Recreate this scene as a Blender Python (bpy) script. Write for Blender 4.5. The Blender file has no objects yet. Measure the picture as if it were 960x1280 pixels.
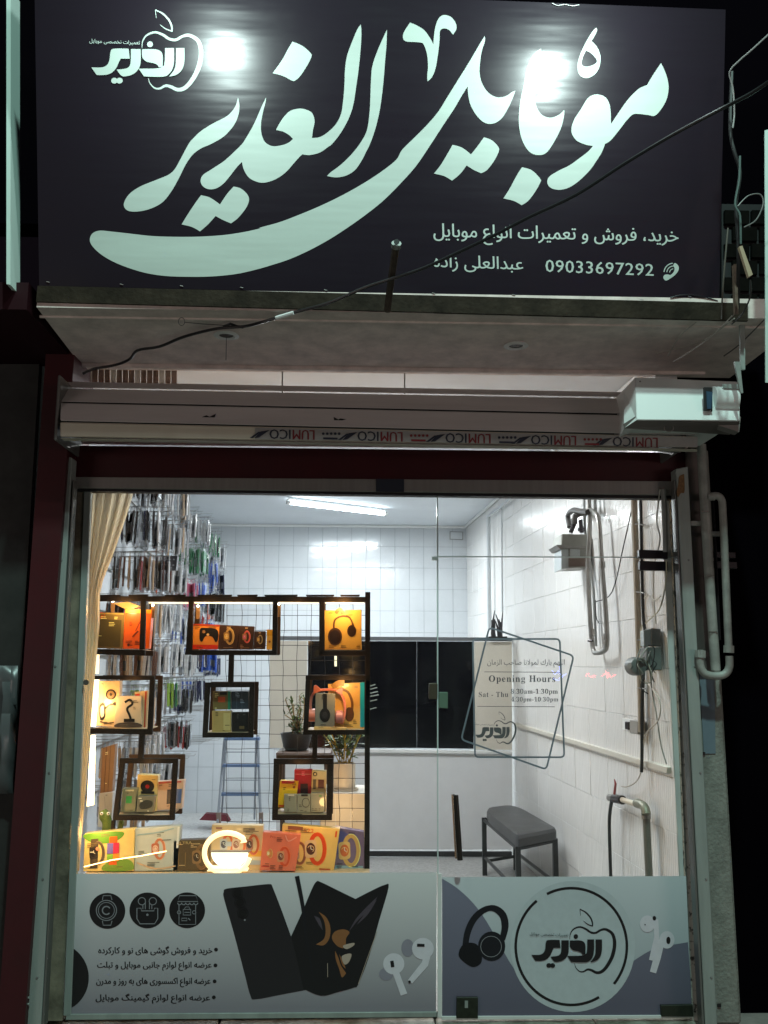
import bpy, bmesh, math, random
from mathutils import Vector, Matrix
from mathutils.geometry import delaunay_2d_cdt
random.seed(7)
SC = bpy.context.scene
COL = SC.collection
# ------------------------------------------------------------------ camera
FPX = 1129.0
YAW, PITCH, ROLL = math.radians(1.7), math.radians(9.55), .004
CAM = Vector((0, -4, 1.55))
FW = Vector((math.sin(YAW)*math.cos(PITCH), math.cos(YAW)*math.cos(PITCH), math.sin(PITCH)))
R_ = Vector((math.cos(YAW), -math.sin(YAW), 0)); U_ = R_.cross(FW)
RT = R_*math.cos(ROLL)+U_*math.sin(ROLL); UP = U_*math.cos(ROLL)-R_*math.sin(ROLL)
cd = bpy.data.cameras.new('camera'); cam = bpy.data.objects.new('camera', cd); COL.objects.link(cam)
M = Matrix((RT, UP, -FW)).transposed().to_4x4(); M.translation = CAM
cam.matrix_world = M
cd.sensor_fit = 'VERTICAL'; cd.sensor_height = 36; cd.lens = 36*FPX/1280
cd.clip_start = .05; cd.clip_end = 500
SC.camera = cam
# ------------------------------------------------------------------ world, exposure
W = bpy.data.worlds.new('World'); SC.world = W; W.use_nodes = True
W.node_tree.nodes['Background'].inputs[0].default_value = (.5, .38, .55, 1)
W.node_tree.nodes['Background'].inputs[1].default_value = .007
SC.view_settings.view_transform = 'Standard'; SC.view_settings.look = 'None'
SC.view_settings.exposure = 0; SC.view_settings.gamma = 1
SC.cycles.use_denoising = True
SC.cycles.max_bounces = 8; SC.cycles.transparent_max_bounces = 16
SC.cycles.sample_clamp_indirect = 6
SC.cycles.caustics_reflective = False; SC.cycles.caustics_refractive = False
# ------------------------------------------------------------------ street lamp and added facade fill (night: no sun)
def area(name, loc, aim, size, power, col, sizey=None):
    l = bpy.data.lights.new(name, 'AREA'); l.shape = 'RECTANGLE'; l.size = size; l.size_y = sizey or size
    l.energy = power; l.color = col
    o = bpy.data.objects.new(name, l); COL.objects.link(o); o.location = loc
    o.rotation_euler = (Vector(aim)-Vector(loc)).to_track_quat('-Z', 'Y').to_euler()
    return o
area('street_lamp_light', (.9, -5.0, 8.9), (.1, -.3, 1.9), .3, 430, (.64, 1, .90))
for x_ in (-10, 10): area('facade_fill_light', (x_, -10, 1.3), (0, 0, 2.3), 5, 125, (1, .80, .74), 2.4)  # warm fill added on both sides to brighten canopy and facade
# ------------------------------------------------------------------ measuring helpers (photo pixel -> point on a real plane)
def ray(u, v): return FW*FPX + RT*(u-480) - UP*(v-640)
def P(u, v, Y=0.0):
    d = ray(u, v); return CAM + d*((Y-CAM.y)/d.y)
def Pz(u, v, z):
    d = ray(u, v); return CAM + d*((z-CAM.z)/d.z)
class Plane:
    def __init__(s, p, n): s.p = Vector(p); s.n = Vector(n).normalized()
    def __call__(s, u, v, off=0.0):       # off: towards the viewer's side (along n)
        d = ray(u, v); q = s.p + s.n*off
        return CAM + d*((q-CAM).dot(s.n)/d.dot(s.n))
def YP(Y): return Plane((0, Y, 0), (0, -1, 0))
SG = Plane((0, -.69, 2.97), (0, -math.cos(.251), -math.sin(.251)))     # the tilted shop sign
EX = Vector((-.0525, 1, 0)).normalized()                               # depth direction of the room
RN = Vector((-EX.y, EX.x, 0))
RW = Plane((1.39, 0, 0), RN)                                           # right wall of the room
LW = Plane((-1.41, 0, 0), -RN)
# two LED floodlights above the frame that throw the hot spots on the banner
for nm, u, v, pw in (('sign_floodlight', 283, 72, 7.5), ('sign_floodlight', 683, 92, 9)):
    q = SG(u, v); d = (q-CAM).normalized(); r = d-2*d.dot(SG.n)*SG.n
    l = area(nm, q+r*.62, q, .055, pw, (.80, 1, .96), .055)
# ------------------------------------------------------------------ materials
MC = {}
def srgb(c): return tuple(((x/255)/12.92 if x/255 <= .04045 else ((x/255+.055)/1.055)**2.4) for x in c)
def mat(name, col, rough=.6, metal=0., noise=0., nscale=8., bump=0., bscale=60., stretch=None, spec=.5, emit=None, estr=0., col2=None, coat=0., alpha=1., trans=0.):
    if name in MC: return MC[name]
    m = bpy.data.materials.new(name); m.use_nodes = True; nt = m.node_tree; N = nt.nodes; L = nt.links
    b = N['Principled BSDF']; b.inputs['Base Color'].default_value = (*col, 1)
    b.inputs['Roughness'].default_value = rough; b.inputs['Metallic'].default_value = metal
    b.inputs['Specular IOR Level'].default_value = spec; b.inputs['Coat Weight'].default_value = coat
    b.inputs['Alpha'].default_value = alpha; b.inputs['Transmission Weight'].default_value = trans
    if emit: b.inputs['Emission Color'].default_value = (*emit, 1); b.inputs['Emission Strength'].default_value = estr
    geo = N.new('ShaderNodeNewGeometry'); mp = N.new('ShaderNodeMapping')
    L.new(geo.outputs['Position'], mp.inputs[0])
    if stretch: mp.inputs['Scale'].default_value = stretch
    if noise:
        n = N.new('ShaderNodeTexNoise'); n.inputs['Scale'].default_value = nscale; n.inputs['Detail'].default_value = 8; n.inputs['Roughness'].default_value = .65
        L.new(mp.outputs[0], n.inputs[0])
        rp = N.new('ShaderNodeValToRGB'); c2 = col2 or tuple(x*(1-noise) for x in col)
        rp.color_ramp.elements[0].position = .35; rp.color_ramp.elements[1].position = .65
        rp.color_ramp.elements[0].color = (*c2, 1); rp.color_ramp.elements[1].color = (*col, 1)
        L.new(n.outputs[0], rp.inputs[0]); L.new(rp.outputs[0], b.inputs['Base Color'])
        mr = N.new('ShaderNodeMapRange'); mr.inputs[3].default_value = min(1, rough*1.25); mr.inputs[4].default_value = rough*.8
        L.new(n.outputs[0], mr.inputs[0]); L.new(mr.outputs[0], b.inputs['Roughness'])
    if bump:
        n2 = N.new('ShaderNodeTexNoise'); n2.inputs['Scale'].default_value = bscale; n2.inputs['Detail'].default_value = 4
        L.new(mp.outputs[0], n2.inputs[0])
        bp = N.new('ShaderNodeBump'); bp.inputs['Strength'].default_value = bump; bp.inputs['Distance'].default_value = .01
        L.new(n2.outputs[0], bp.inputs['Height']); L.new(bp.outputs[0], b.inputs['Normal'])
    MC[name] = m; return m
def pc(c, rough=.5, **k):                                              # a plain printed / painted colour, sRGB bytes
    return mat('paint_%02x%02x%02x_%d' % (*c, int(rough*100)), srgb(c), rough, noise=.08, nscale=25, **k)
def glow(name, col, s): return mat(name, (.8, .8, .8), .5, emit=col, estr=s)
# ------------------------------------------------------------------ object helpers
ORG = {}
def org(o): return ORG.get(o.name, Vector((0, 0, 0)))
def tag(o, label=None, cat=None, group=None, kind=None):
    if label: o['label'] = label
    if cat: o['category'] = cat
    if group: o['group'] = group
    if kind: o['kind'] = kind
    return o
def empty(name, loc, label=None, cat=None, group=None, kind=None):
    o = bpy.data.objects.new(name, None); COL.objects.link(o); o.location = loc; o.empty_display_size = .05
    ORG[o.name] = Vector(loc); return tag(o, label, cat, group, kind)
def link(name, me, m, parent=None, org_=None, smooth=False, label=None, cat=None, group=None, kind=None):
    vs = me.vertices
    c = org_ or (sum((v.co for v in vs), Vector())/max(1, len(vs)))
    me.transform(Matrix.Translation(-Vector(c)))
    me.name = name
    if m is not None:
        me.materials.clear()
        for q in (m if isinstance(m, (list, tuple)) else [m]): me.materials.append(q)
    if smooth:
        me.polygons.foreach_set('use_smooth', [True]*len(me.polygons))
        try: me.set_sharp_from_angle(angle=math.radians(35))
        except Exception: pass
    o = bpy.data.objects.new(name, me); COL.objects.link(o)
    ORG[o.name] = Vector(c)
    if parent: o.parent = parent; o.location = Vector(c)-org(parent)
    else: o.location = c
    return tag(o, label, cat, group, kind)
def mk(name, vs, fs, m, parent=None, **k):
    me = bpy.data.meshes.new(name); me.from_pydata([tuple(v) for v in vs], [], fs); me.update()
    return link(name, me, m, parent, **k)
BF = [(0, 1, 2, 3), (7, 6, 5, 4), (0, 4, 5, 1), (1, 5, 6, 2), (2, 6, 7, 3), (3, 7, 4, 0)]
def bev(me, w, seg=1):
    bm = bmesh.new(); bm.from_mesh(me)
    bmesh.ops.recalc_face_normals(bm, faces=bm.faces)
    if w: bmesh.ops.bevel(bm, geom=bm.edges[:], offset=w, segments=seg, profile=.7, affect='EDGES', clamp_overlap=True)
    bm.to_mesh(me); bm.free()
def hexa(name, f, b, m, parent=None, bevel=0., **k):                   # front 4 points, back 4 points
    me = bpy.data.meshes.new(name); me.from_pydata([tuple(v) for v in list(f)+list(b)], [], BF); me.update(); bev(me, bevel)
    return link(name, me, m, parent, **k)
def bx(name, x0, x1, y0, y1, z0, z1, m, parent=None, bevel=0., **k):
    f = [(x0, y0, z1), (x1, y0, z1), (x1, y0, z0), (x0, y0, z0)]
    return hexa(name, f, [(a, y1, c) for a, _, c in f], m, parent, bevel, **k)
def rc(u0, v0, u1, v1): return [(u0, v0), (u1, v0), (u1, v1), (u0, v1)]
def slab(name, q, Y, depth, m, parent=None, bevel=0., pl=None, **k):   # measured outline on a plane, real thickness behind it
    pl = pl or YP(Y); f = [pl(u, v) for u, v in q]
    return hexa(name, f, [p-pl.n*depth for p in f], m, parent, bevel, **k)
def tubev(pts, r, seg=8, cap=True, close=False):
    pts = [Vector(p) for p in pts]
    if isinstance(r, (list, tuple)):
        m_ = len(pts)-1; rs = []
        for i in range(m_+1):
            t = i/m_*(len(r)-1); k = min(int(t), len(r)-2); rs.append(r[k]*(1-t+k)+r[k+1]*(t-k))
    else: rs = [r]*len(pts)
    vs, fs = [], []; nrm = None; n = len(pts)
    for i, p in enumerate(pts):
        a = pts[i-1] if (i or close) else p; b = pts[(i+1) % n] if (i < n-1 or close) else p
        t = (b-a); t = t.normalized() if t.length > 1e-9 else Vector((0, 0, 1))
        if nrm is None:
            nrm = t.orthogonal().normalized()
        nrm = (nrm-t*nrm.dot(t)); nrm = nrm.normalized() if nrm.length > 1e-6 else t.orthogonal().normalized()
        bn = t.cross(nrm)
        for j in range(seg):
            an = 2*math.pi*j/seg; vs.append(p+(nrm*math.cos(an)+bn*math.sin(an))*rs[i])
    for i in range(n if close else n-1):
        for j in range(seg):
            a = i*seg+j; b = i*seg+(j+1) % seg; k2 = ((i+1) % n)*seg
            fs.append((a, b, k2+(j+1) % seg, k2+j))
    if cap and not close: fs += [tuple(range(seg))[::-1], tuple((n-1)*seg+j for j in range(seg))]
    return vs, fs
def smoothpath(pts, n=6):
    pts = [Vector(p) for p in pts]; out = []
    for i in range(len(pts)-1):
        p0 = pts[max(0, i-1)]; p1 = pts[i]; p2 = pts[i+1]; p3 = pts[min(len(pts)-1, i+2)]
        for k in range(n):
            t = k/n; out.append(.5*((2*p1)+(p2-p0)*t+(2*p0-5*p1+4*p2-p3)*t*t+(3*p1-p0-3*p2+p3)*t**3))
    out.append(pts[-1]); return out
def tube(name, pts, r, m, parent=None, seg=8, smooth=True, curve=0, **k):
    if curve: pts = smoothpath(pts, curve)
    vs, fs = tubev(pts, r, seg)
    return mk(name, vs, fs, m, parent, smooth=smooth, **k)
def tubes(name, lst, m, parent=None, seg=6, **k):
    V, Fc = [], []
    for pts, r in lst:
        vs, fs = tubev(pts, r, seg); o = len(V); V += vs; Fc += [tuple(i+o for i in f) for f in fs]
    return mk(name, V, Fc, m, parent, smooth=True, **k)
def lathe(name, prof, c, m, parent=None, seg=20, ax='z', **k):         # prof: (radius, height)
    vs, fs = [], []; c = Vector(c)
    for r, h in prof:
        for j in range(seg):
            a = 2*math.pi*j/seg; x, y = r*math.cos(a), r*math.sin(a)
            vs.append(c+(Vector((x, y, h)) if ax == 'z' else Vector((x, h, y)) if ax == 'y' else Vector((h, x, y))))
    for i in range(len(prof)-1):
        for j in range(seg):
            fs.append((i*seg+j, i*seg+(j+1) % seg, (i+1)*seg+(j+1) % seg, (i+1)*seg+j))
    fs += [tuple(range(seg))[::-1], tuple((len(prof)-1)*seg+j for j in range(seg))]
    me = bpy.data.meshes.new(name); me.from_pydata([tuple(v) for v in vs], [], fs); me.update(); bev(me, 0)
    return link(name, me, m, parent, smooth=True, **k)
# ---- flat print: outlines in 2D, filled, then laid on a plane
def crom(pts, n=5):
    """closed outline; points (x, y) smooth, (x, y, 1) corner"""
    N = len(pts); out = []
    for i in range(N):
        p1 = pts[i]; p2 = pts[(i+1) % N]
        p0 = pts[i-1] if len(p1) < 3 else p1; p3 = pts[(i+2) % N] if len(p2) < 3 else p2
        for k in range(n):
            t = k/n
            out.append(tuple(.5*(2*p1[a]+(p2[a]-p0[a])*t+(2*p0[a]-5*p1[a]+4*p2[a]-p3[a])*t*t+(3*p1[a]-p0[a]-3*p2[a]+p3[a])*t**3) for a in (0, 1)))
    return out
def fillmesh(loops):
    c = bpy.data.curves.new('f', 'CURVE'); c.dimensions = '2D'; c.fill_mode = 'BOTH'
    for lp in loops:
        s = c.splines.new('POLY'); s.points.add(len(lp)-1); s.use_cyclic_u = True
        for i, p in enumerate(lp): s.points[i].co = (p[0], -p[1], 0, 1)
    o = bpy.data.objects.new('f', c); me = bpy.data.meshes.new_from_object(o)
    bpy.data.objects.remove(o); bpy.data.curves.remove(c)
    return [(v.co.x, -v.co.y) for v in me.vertices], [tuple(p.vertices) for p in me.polygons]
def lay(name, parts2d, pl, off, m, parent=None, **k):                   # parts2d: list of (verts, faces) in photo pixels
    V, Fc = [], []; fl = []
    for p_ in parts2d: fl += p_ if isinstance(p_, list) else [p_]
    for j, (vs, fs) in enumerate(fl):
        o = len(V); V += [pl(u, v, off+j*.00025) for u, v in vs]; Fc += [tuple(i+o for i in f) for f in fs]
    return mk(name, V, Fc, m, parent, **k)
def shape(loop, smooth=True, n=5, holes=()):
    return fillmesh([crom(loop, n) if smooth else loop]+[crom(h, n) for h in holes])
def disc(cx, cy, r, ry=None, n=24, rot=0.):
    ry = ry or r; c, s = math.cos(rot), math.sin(rot)
    vs = [(cx+r*math.cos(a)*c-ry*math.sin(a)*s, cy+r*math.cos(a)*s+ry*math.sin(a)*c) for a in (2*math.pi*i/n for i in range(n))]
    return vs, [tuple(range(n))]
def poly(*p): return list(p), [tuple(range(len(p)))]
def stroke(pts, w, closed=False, curve=0):
    if curve:
        if closed: pts = crom([tuple(p) for p in pts], curve)
        else: pts = [(p.x, p.y) for p in smoothpath([(a, b, 0) for a, b in pts], curve)]
    n = len(pts); vs, fs = [], []
    ws = w if isinstance(w, (list, tuple)) else [w]
    for i in range(n):
        a = pts[i-1] if (i or closed) else pts[i]; b = pts[(i+1) % n] if (i < n-1 or closed) else pts[i]
        dx, dy = b[0]-a[0], b[1]-a[1]; l = math.hypot(dx, dy) or 1
        t = i/(n-1 if n > 1 else 1)*(len(ws)-1); k = min(int(t), len(ws)-2) if len(ws) > 1 else 0
        ww = (ws[k]*(1-(t-k))+ws[k+1]*(t-k) if len(ws) > 1 else ws[0])/2
        nx, ny = -dy/l*ww, dx/l*ww
        vs += [(pts[i][0]+nx, pts[i][1]+ny), (pts[i][0]-nx, pts[i][1]-ny)]
    for i in range(n if closed else n-1):
        j = (i+1) % n; fs.append((2*i, 2*i+1, 2*j+1, 2*j))
    return vs, fs
def arc(cx, cy, r, a0, a1, n=20): return [(cx+r*math.cos(math.radians(a0+(a1-a0)*i/n)), cy+r*math.sin(math.radians(a0+(a1-a0)*i/n))) for i in range(n+1)]
def rrect(q, rad, n=4):
    out = []; N = len(q)
    for i in range(N):
        p = Vector(q[i]); a = (Vector(q[i-1])-p).normalized(); b = (Vector(q[(i+1) % N])-p).normalized()
        s, e = p+a*rad, p+b*rad
        for k in range(n+1):
            t = k/n; r = s*(1-t)**2+p*2*t*(1-t)+e*t*t; out.append((r.x, r.y))
    return out
# ---- writing
JOIN4 = {'ب': 0xFE8F, 'ت': 0xFE95, 'ث': 0xFE99, 'ج': 0xFE9D, 'ح': 0xFEA1, 'خ': 0xFEA5, 'س': 0xFEB1, 'ش': 0xFEB5, 'ص': 0xFEB9, 'ض': 0xFEBD, 'ط': 0xFEC1, 'ع': 0xFEC9,
         'غ': 0xFECD, 'ف': 0xFED1, 'ق': 0xFED5, 'ك': 0xFED9, 'ل': 0xFEDD, 'م': 0xFEE1, 'ن': 0xFEE5, 'ه': 0xFEE9, 'ی': 0xFBFC, 'ک': 0xFB8E, 'گ': 0xFB92, 'پ': 0xFB56, 'ي': 0xFEF1}
JOIN2 = {'ا': 0xFE8D, 'د': 0xFEA9, 'ذ': 0xFEAB, 'ر': 0xFEAD, 'ز': 0xFEAF, 'و': 0xFEED, 'ؤ': 0xFE85, 'ة': 0xFE93}
def arabic(s):
    s = s.replace('لا', '\u0001'); out = []
    for i, ch in enumerate(s):
        pj = i > 0 and s[i-1] in JOIN4; nj = i < len(s)-1 and (s[i+1] in JOIN4 or s[i+1] in JOIN2 or s[i+1] == '\u0001')
        if ch in JOIN4: out.append(chr(JOIN4[ch]+(3 if pj and nj else 1 if pj else 2 if nj else 0)))
        elif ch in JOIN2: out.append(chr(JOIN2[ch]+(1 if pj else 0)))
        elif ch == '\u0001': out.append(chr(0xFEFB+(1 if pj else 0)))
        elif ch == '،': out.append('\u060c')
        else: out.append(ch)
    return ''.join(reversed(out))
def serif(s):
    o = ''
    for c in s:
        if 'A' <= c <= 'Z': o += chr(0x1D400+ord(c)-65)
        elif 'a' <= c <= 'z': o += chr(0x1D41A+ord(c)-97)
        elif '0' <= c <= '9': o += chr(0x1D7CE+ord(c)-48)
        else: o += c
    return o
def glyph_fill(me):
    vs = [(v.co.x, v.co.y) for v in me.vertices]; es = [tuple(e.vertices) for e in me.edges]
    r = delaunay_2d_cdt([Vector(v) for v in vs], es, [], 0, 1e-5)
    ov = [tuple(v) for v in r[0]]; out = []
    segs = [(vs[a], vs[b]) if (b == a+1 or b < a-1) else (vs[b], vs[a]) for a, b in es]
    for f in r[2]:
        cx = sum(ov[i][0] for i in f)/3; cy = sum(ov[i][1] for i in f)/3; w = 0
        for (x0, y0), (x1, y1) in segs:
            if (y0 <= cy) != (y1 <= cy) and x0+(cy-y0)/(y1-y0)*(x1-x0) > cx: w += 1 if y1 > y0 else -1
        if w: out.append(tuple(f))
    return ov, out
def text2d(s, q, bold=0.0, spacing=1.0, flip=False):
    """glyphs stretched over the quad q (TL, TR, BR, BL) in photo pixels"""
    c = bpy.data.curves.new('t', 'FONT'); c.body = s; c.resolution_u = 2; c.fill_mode = 'NONE'; c.space_character = spacing
    o = bpy.data.objects.new('t', c); COL.objects.link(o); bpy.context.view_layer.update()
    me = bpy.data.meshes.new_from_object(o.evaluated_get(bpy.context.evaluated_depsgraph_get()))
    vs, fs = glyph_fill(me)
    bpy.data.objects.remove(o); bpy.data.curves.remove(c); bpy.data.meshes.remove(me)
    x0 = min(a for a, _ in vs); x1 = max(a for a, _ in vs); y0 = min(b for _, b in vs); y1 = max(b for _, b in vs)
    out = []
    for a, b in vs:
        s_, t_ = (a-x0)/(x1-x0), (y1-b)/(y1-y0)
        if flip: s_, t_ = 1-s_, 1-t_
        out.append(tuple((q[0][k]*(1-s_)+q[1][k]*s_)*(1-t_)+(q[3][k]*(1-s_)+q[2][k]*s_)*t_ for k in (0, 1)))
    if bold > 0:                                  # heavier strokes: the same glyphs laid again a hair to the side
        h = abs(q[3][1]-q[0][1]); dx = bold*h*1.1
        return [([(a-dx*.5, b) for a, b in out], fs), ([(a+dx*.5, b) for a, b in out], fs)]
    return [(out, fs)]
def zz(ox, oy, sc, pts): return [(ox+p[0]/sc, oy+p[1]/sc)+tuple(p[2:]) for p in pts]
def logo2d(ox, oy, sx, sy):
    """the shop's emblem: stylised word over a bitten-free apple line drawing"""
    f = lambda pts: [(ox+p[0]*sx, oy+p[1]*sy)+tuple(p[2:]) for p in pts]
    k = (sx+sy)/2
    G = [stroke(f([(465, 300), (470, 250), (500, 205), (560, 182), (620, 200), (670, 232), (720, 238), (770, 212), (820, 205), (880, 240), (905, 300), (905, 380), (880, 470), (830, 555), (780, 603), (730, 612), (680, 590), (640, 583), (600, 603), (560, 600), (525, 565), (512, 525)]),
                [3*k, 14*k, 20*k, 20*k, 30*k, 36*k, 30*k, 22*k, 12*k, 3*k], curve=5),
         stroke(f([(572, 75), (566, 20), (575, 14)]), [3*k, 9*k], curve=3),
         stroke(f([(568, 17), (620, 42), (668, 92), (688, 140), (690, 176)]), [7*k, 14*k, 14*k, 10*k], curve=4),
         stroke(f([(694, 174), (645, 158), (600, 125)]), [10*k, 8*k, 3*k], curve=4),
         disc(ox+525*sx, oy+272*sy, 22*sx, 22*sy), disc(ox+258*sx, oy+545*sy, 24*sx, 22*sy), disc(ox+296*sx, oy+545*sy, 24*sx, 22*sy)]
    for L in ([(85, 445, 1), (165, 445), (205, 425), (222, 385), (228, 335), (250, 306), (365, 305, 1), (373, 380, 1), (305, 380, 1), (290, 410), (270, 452), (235, 487), (185, 502), (125, 502, 1)],
              [(382, 308, 1), (455, 308, 1), (455, 400), (442, 452), (405, 492), (350, 511), (310, 507), (275, 462, 1), (340, 455), (368, 440), (380, 405)],
              [(465, 310, 1), (560, 309), (605, 325), (620, 360), (620, 440, 1), (592, 445, 1), (578, 425), (545, 412), (500, 402), (468, 370)],
              [(440, 455, 1), (570, 453), (618, 440), (634, 410), (638, 300, 1), (705, 300, 1), (705, 400), (692, 460), (655, 505), (600, 516), (480, 513, 1)],
              [(720, 300, 1), (783, 300, 1), (783, 400), (765, 462), (730, 497), (690, 511), (667, 513, 1), (702, 470), (718, 420)]):
        G.append(shape(f(L), n=4))
    G.append(text2d(arabic('تعمیرات تخصصی موبایل'), f([(70, 230), (450, 245), (450, 282), (70, 267)]), .012))
    return G
# ================================================================== SETTING
m_ground = mat('street_paving', (.38, .32, .30), .8, noise=.5, nscale=3, bump=.4, bscale=40)
mk('ground', [(-30, -30, 0), (30, -30, 0), (30, 12, 0), (-30, 12, 0)], [(0, 1, 2, 3)], m_ground, kind='structure')
m_marble = mat('dirty_marble', (.42, .42, .36), .45, noise=.7, nscale=14, col2=(.09, .08, .05), bump=.2)
m_plaster = mat('stained_plaster', (.84, .72, .67), .85, noise=.28, nscale=9, bump=.3, bscale=25)
m_concrete = mat('pitted_concrete', (.30, .30, .27), .85, noise=.35, nscale=18, bump=.5, bscale=70)
m_black = mat('black_paint', (.012, .011, .013), .5, noise=.2, nscale=20)
m_redp = mat('dark_red_panel', srgb((64, 5, 15)), .45, noise=.3, nscale=4)
m_alu = mat('brushed_aluminium', (.38, .36, .34), .42, .6, noise=.15, nscale=30, stretch=(1, 1, .05))
m_alug = mat('painted_aluminium', (.36, .40, .38), .5, .2, noise=.2, nscale=22, stretch=(1, 1, .1))
m_white = mat('white_paint', (.74, .75, .74), .5, noise=.06, nscale=6)
m_dark = mat('dark_grey_panel', (.03, .032, .03), .6, noise=.4, nscale=8)
# threshold
def stone(name, x0, x1, **k): return bx(name, x0, x1, -.42, .055, 0, .098, m_marble, th, .006, **k)
th = empty('threshold', (.1, -.2, 0), kind='structure')
xs = [-1.29, -.55, .34, 1.0, 1.43]
for i in range(4): stone('stone_slab', xs[i]+.003, xs[i+1]-.003)
# room shell
FZ, CZ, YB, YPt = .12, 2.95, 5.15, 3.1
def lx(y): return -1.41-.0525*y
def rx(y): return 1.39-.0525*y
m_terr = mat('speckled_terrazzo_floor', (.55, .55, .54), .4, noise=.35, nscale=55)
mk('floor', [(lx(.05)-.1, .06, FZ), (rx(.05)+.05, .06, FZ), (rx(YB)+.05, YB+.05, FZ), (lx(YB)-.1, YB+.05, FZ)], [(0, 1, 2, 3)], m_terr, kind='structure')
m_ceil = mat('ceiling_paint', (.66, .69, .72), .7, noise=.05, nscale=3)
hexa('ceiling', [(lx(0)-.1, .03, CZ+.02), (rx(0)+.05, .03, CZ+.02), (rx(0)+.05, .03, CZ), (lx(0)-.1, .03, CZ)],
     [(lx(YB)-.1, YB+.05, CZ+.02), (rx(YB)+.05, YB+.05, CZ+.02), (rx(YB)+.05, YB+.05, CZ), (lx(YB)-.1, YB+.05, CZ)], m_ceil, kind='structure')
m_grout = mat('tile_grout', (.66, .67, .67), .9)
def tilemat(name, col, relief, axis):
    m = mat(name, col, .2 if relief else .13, noise=.10, nscale=1.6, coat=.05); nt = m.node_tree; N = nt.nodes; L = nt.links
    b = N['Principled BSDF']; tc = N.new('ShaderNodeTexCoord'); oi = N.new('ShaderNodeObjectInfo')
    if relief:
        w = N.new('ShaderNodeTexWave'); w.bands_direction = axis; w.inputs['Scale'].default_value = 14; w.inputs['Distortion'].default_value = 3.5; w.inputs['Detail'].default_value = 2
        mp = N.new('ShaderNodeMapping'); mp.inputs['Scale'].default_value = (1, 1, .25)
        L.new(tc.outputs['Object'], mp.inputs[0]); L.new(mp.outputs[0], w.inputs[0])
    else:
        w = N.new('ShaderNodeTexNoise'); w.inputs['Scale'].default_value = 13; w.inputs['Detail'].default_value = 3; L.new(tc.outputs['Object'], w.inputs[0])
    bp = N.new('ShaderNodeBump'); bp.inputs['Strength'].default_value = .35 if relief else .55; bp.inputs['Distance'].default_value = .004
    L.new(w.outputs[0], bp.inputs['Height']); L.new(bp.outputs[0], b.inputs['Normal'])
    return m
m_tileb = tilemat('glazed_pale_blue_tile', (.58, .61, .635), False, 'X')
m_tiler = tilemat('ribbed_white_tile', (.82, .81, .79), True, 'Y')
m_grout2 = mat('grey_tile_grout', (.30, .33, .36), .9)
wb = hexa('back_wall', [(lx(YB)-.05, YB, CZ), (rx(YB)+.05, YB, CZ), (rx(YB)+.05, YB, FZ), (lx(YB)-.05, YB, FZ)], [(lx(YB)-.05, YB+.1, CZ), (rx(YB)+.05, YB+.1, CZ), (rx(YB)+.05, YB+.1, FZ), (lx(YB)-.05, YB+.1, FZ)], m_grout2, kind='structure')
def tilegrid(wall, O, du, dv, n, nu, nv, m, tu, tv, skip=None):
    """single tiles, 4 mm thick, 3 mm joints, each a hair out of true"""
    g = .0015; t = .003
    A = du*(tu/2-g); B = dv*(tv/2-g)
    me = None; first = None
    for i in range(nu):
        for j in range(nv):
            if skip and skip(i, j): continue
            c = O+du*(tu*(i+.5))+dv*(tv*(j+.5))
            if me is None:
                f = [c-A+B+n*t, c+A+B+n*t, c+A-B+n*t, c-A-B+n*t]; b = [c-A+B, c+A+B, c+A-B, c-A-B]
                first = hexa('tile', f, b, m, wall, .0009); me = first.data; continue
            o = bpy.data.objects.new('tile', me); COL.objects.link(o); o.parent = wall
            o.location = c+n*t*.5-org(wall)
            o.rotation_euler = (random.gauss(0, .004), random.gauss(0, .003), random.gauss(0, .004))
tilegrid(wb, Vector((lx(YB), YB, CZ)), Vector((1, 0, 0)), Vector((0, 0, -1)), Vector((0, -1, 0)), 19, 13, m_tileb, .1475, .218)
wr = hexa('right_wall', [(rx(.02), .02, CZ), (rx(YB), YB, CZ), (rx(YB), YB, FZ), (rx(.02), .02, FZ)], [(rx(.02)+.1, .02, CZ), (rx(YB)+.1, YB, CZ), (rx(YB)+.1, YB, FZ), (rx(.02)+.1, .02, FZ)], m_grout, kind='structure')
tilegrid(wr, Vector((rx(.02), .02, CZ)), EX, Vector((0, 0, -1)), RN, 17, 12, m_tiler, .30, .2355)
m_lwall = mat('bluish_white_wall', (.60, .64, .68), .6, noise=.1, nscale=4)
hexa('left_wall', [(lx(.02), .02, CZ), (lx(YB), YB, CZ), (lx(YB), YB, FZ), (lx(.02), .02, FZ)], [(lx(.02)-.1, .02, CZ), (lx(YB)-.1, YB, CZ), (lx(YB)-.1, YB, FZ), (lx(.02)-.1, .02, FZ)], m_lwall, kind='structure')
# cornice lines
tubes('ceiling_cornice', [([(lx(YB)+.01, YB-.02, CZ-.012), (rx(YB)-.01, YB-.02, CZ-.012)], .014), ([(rx(.1)-.02, .1, CZ-.012), (rx(YB)-.02, YB-.02, CZ-.012)], .014)], m_white, kind='structure')
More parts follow.
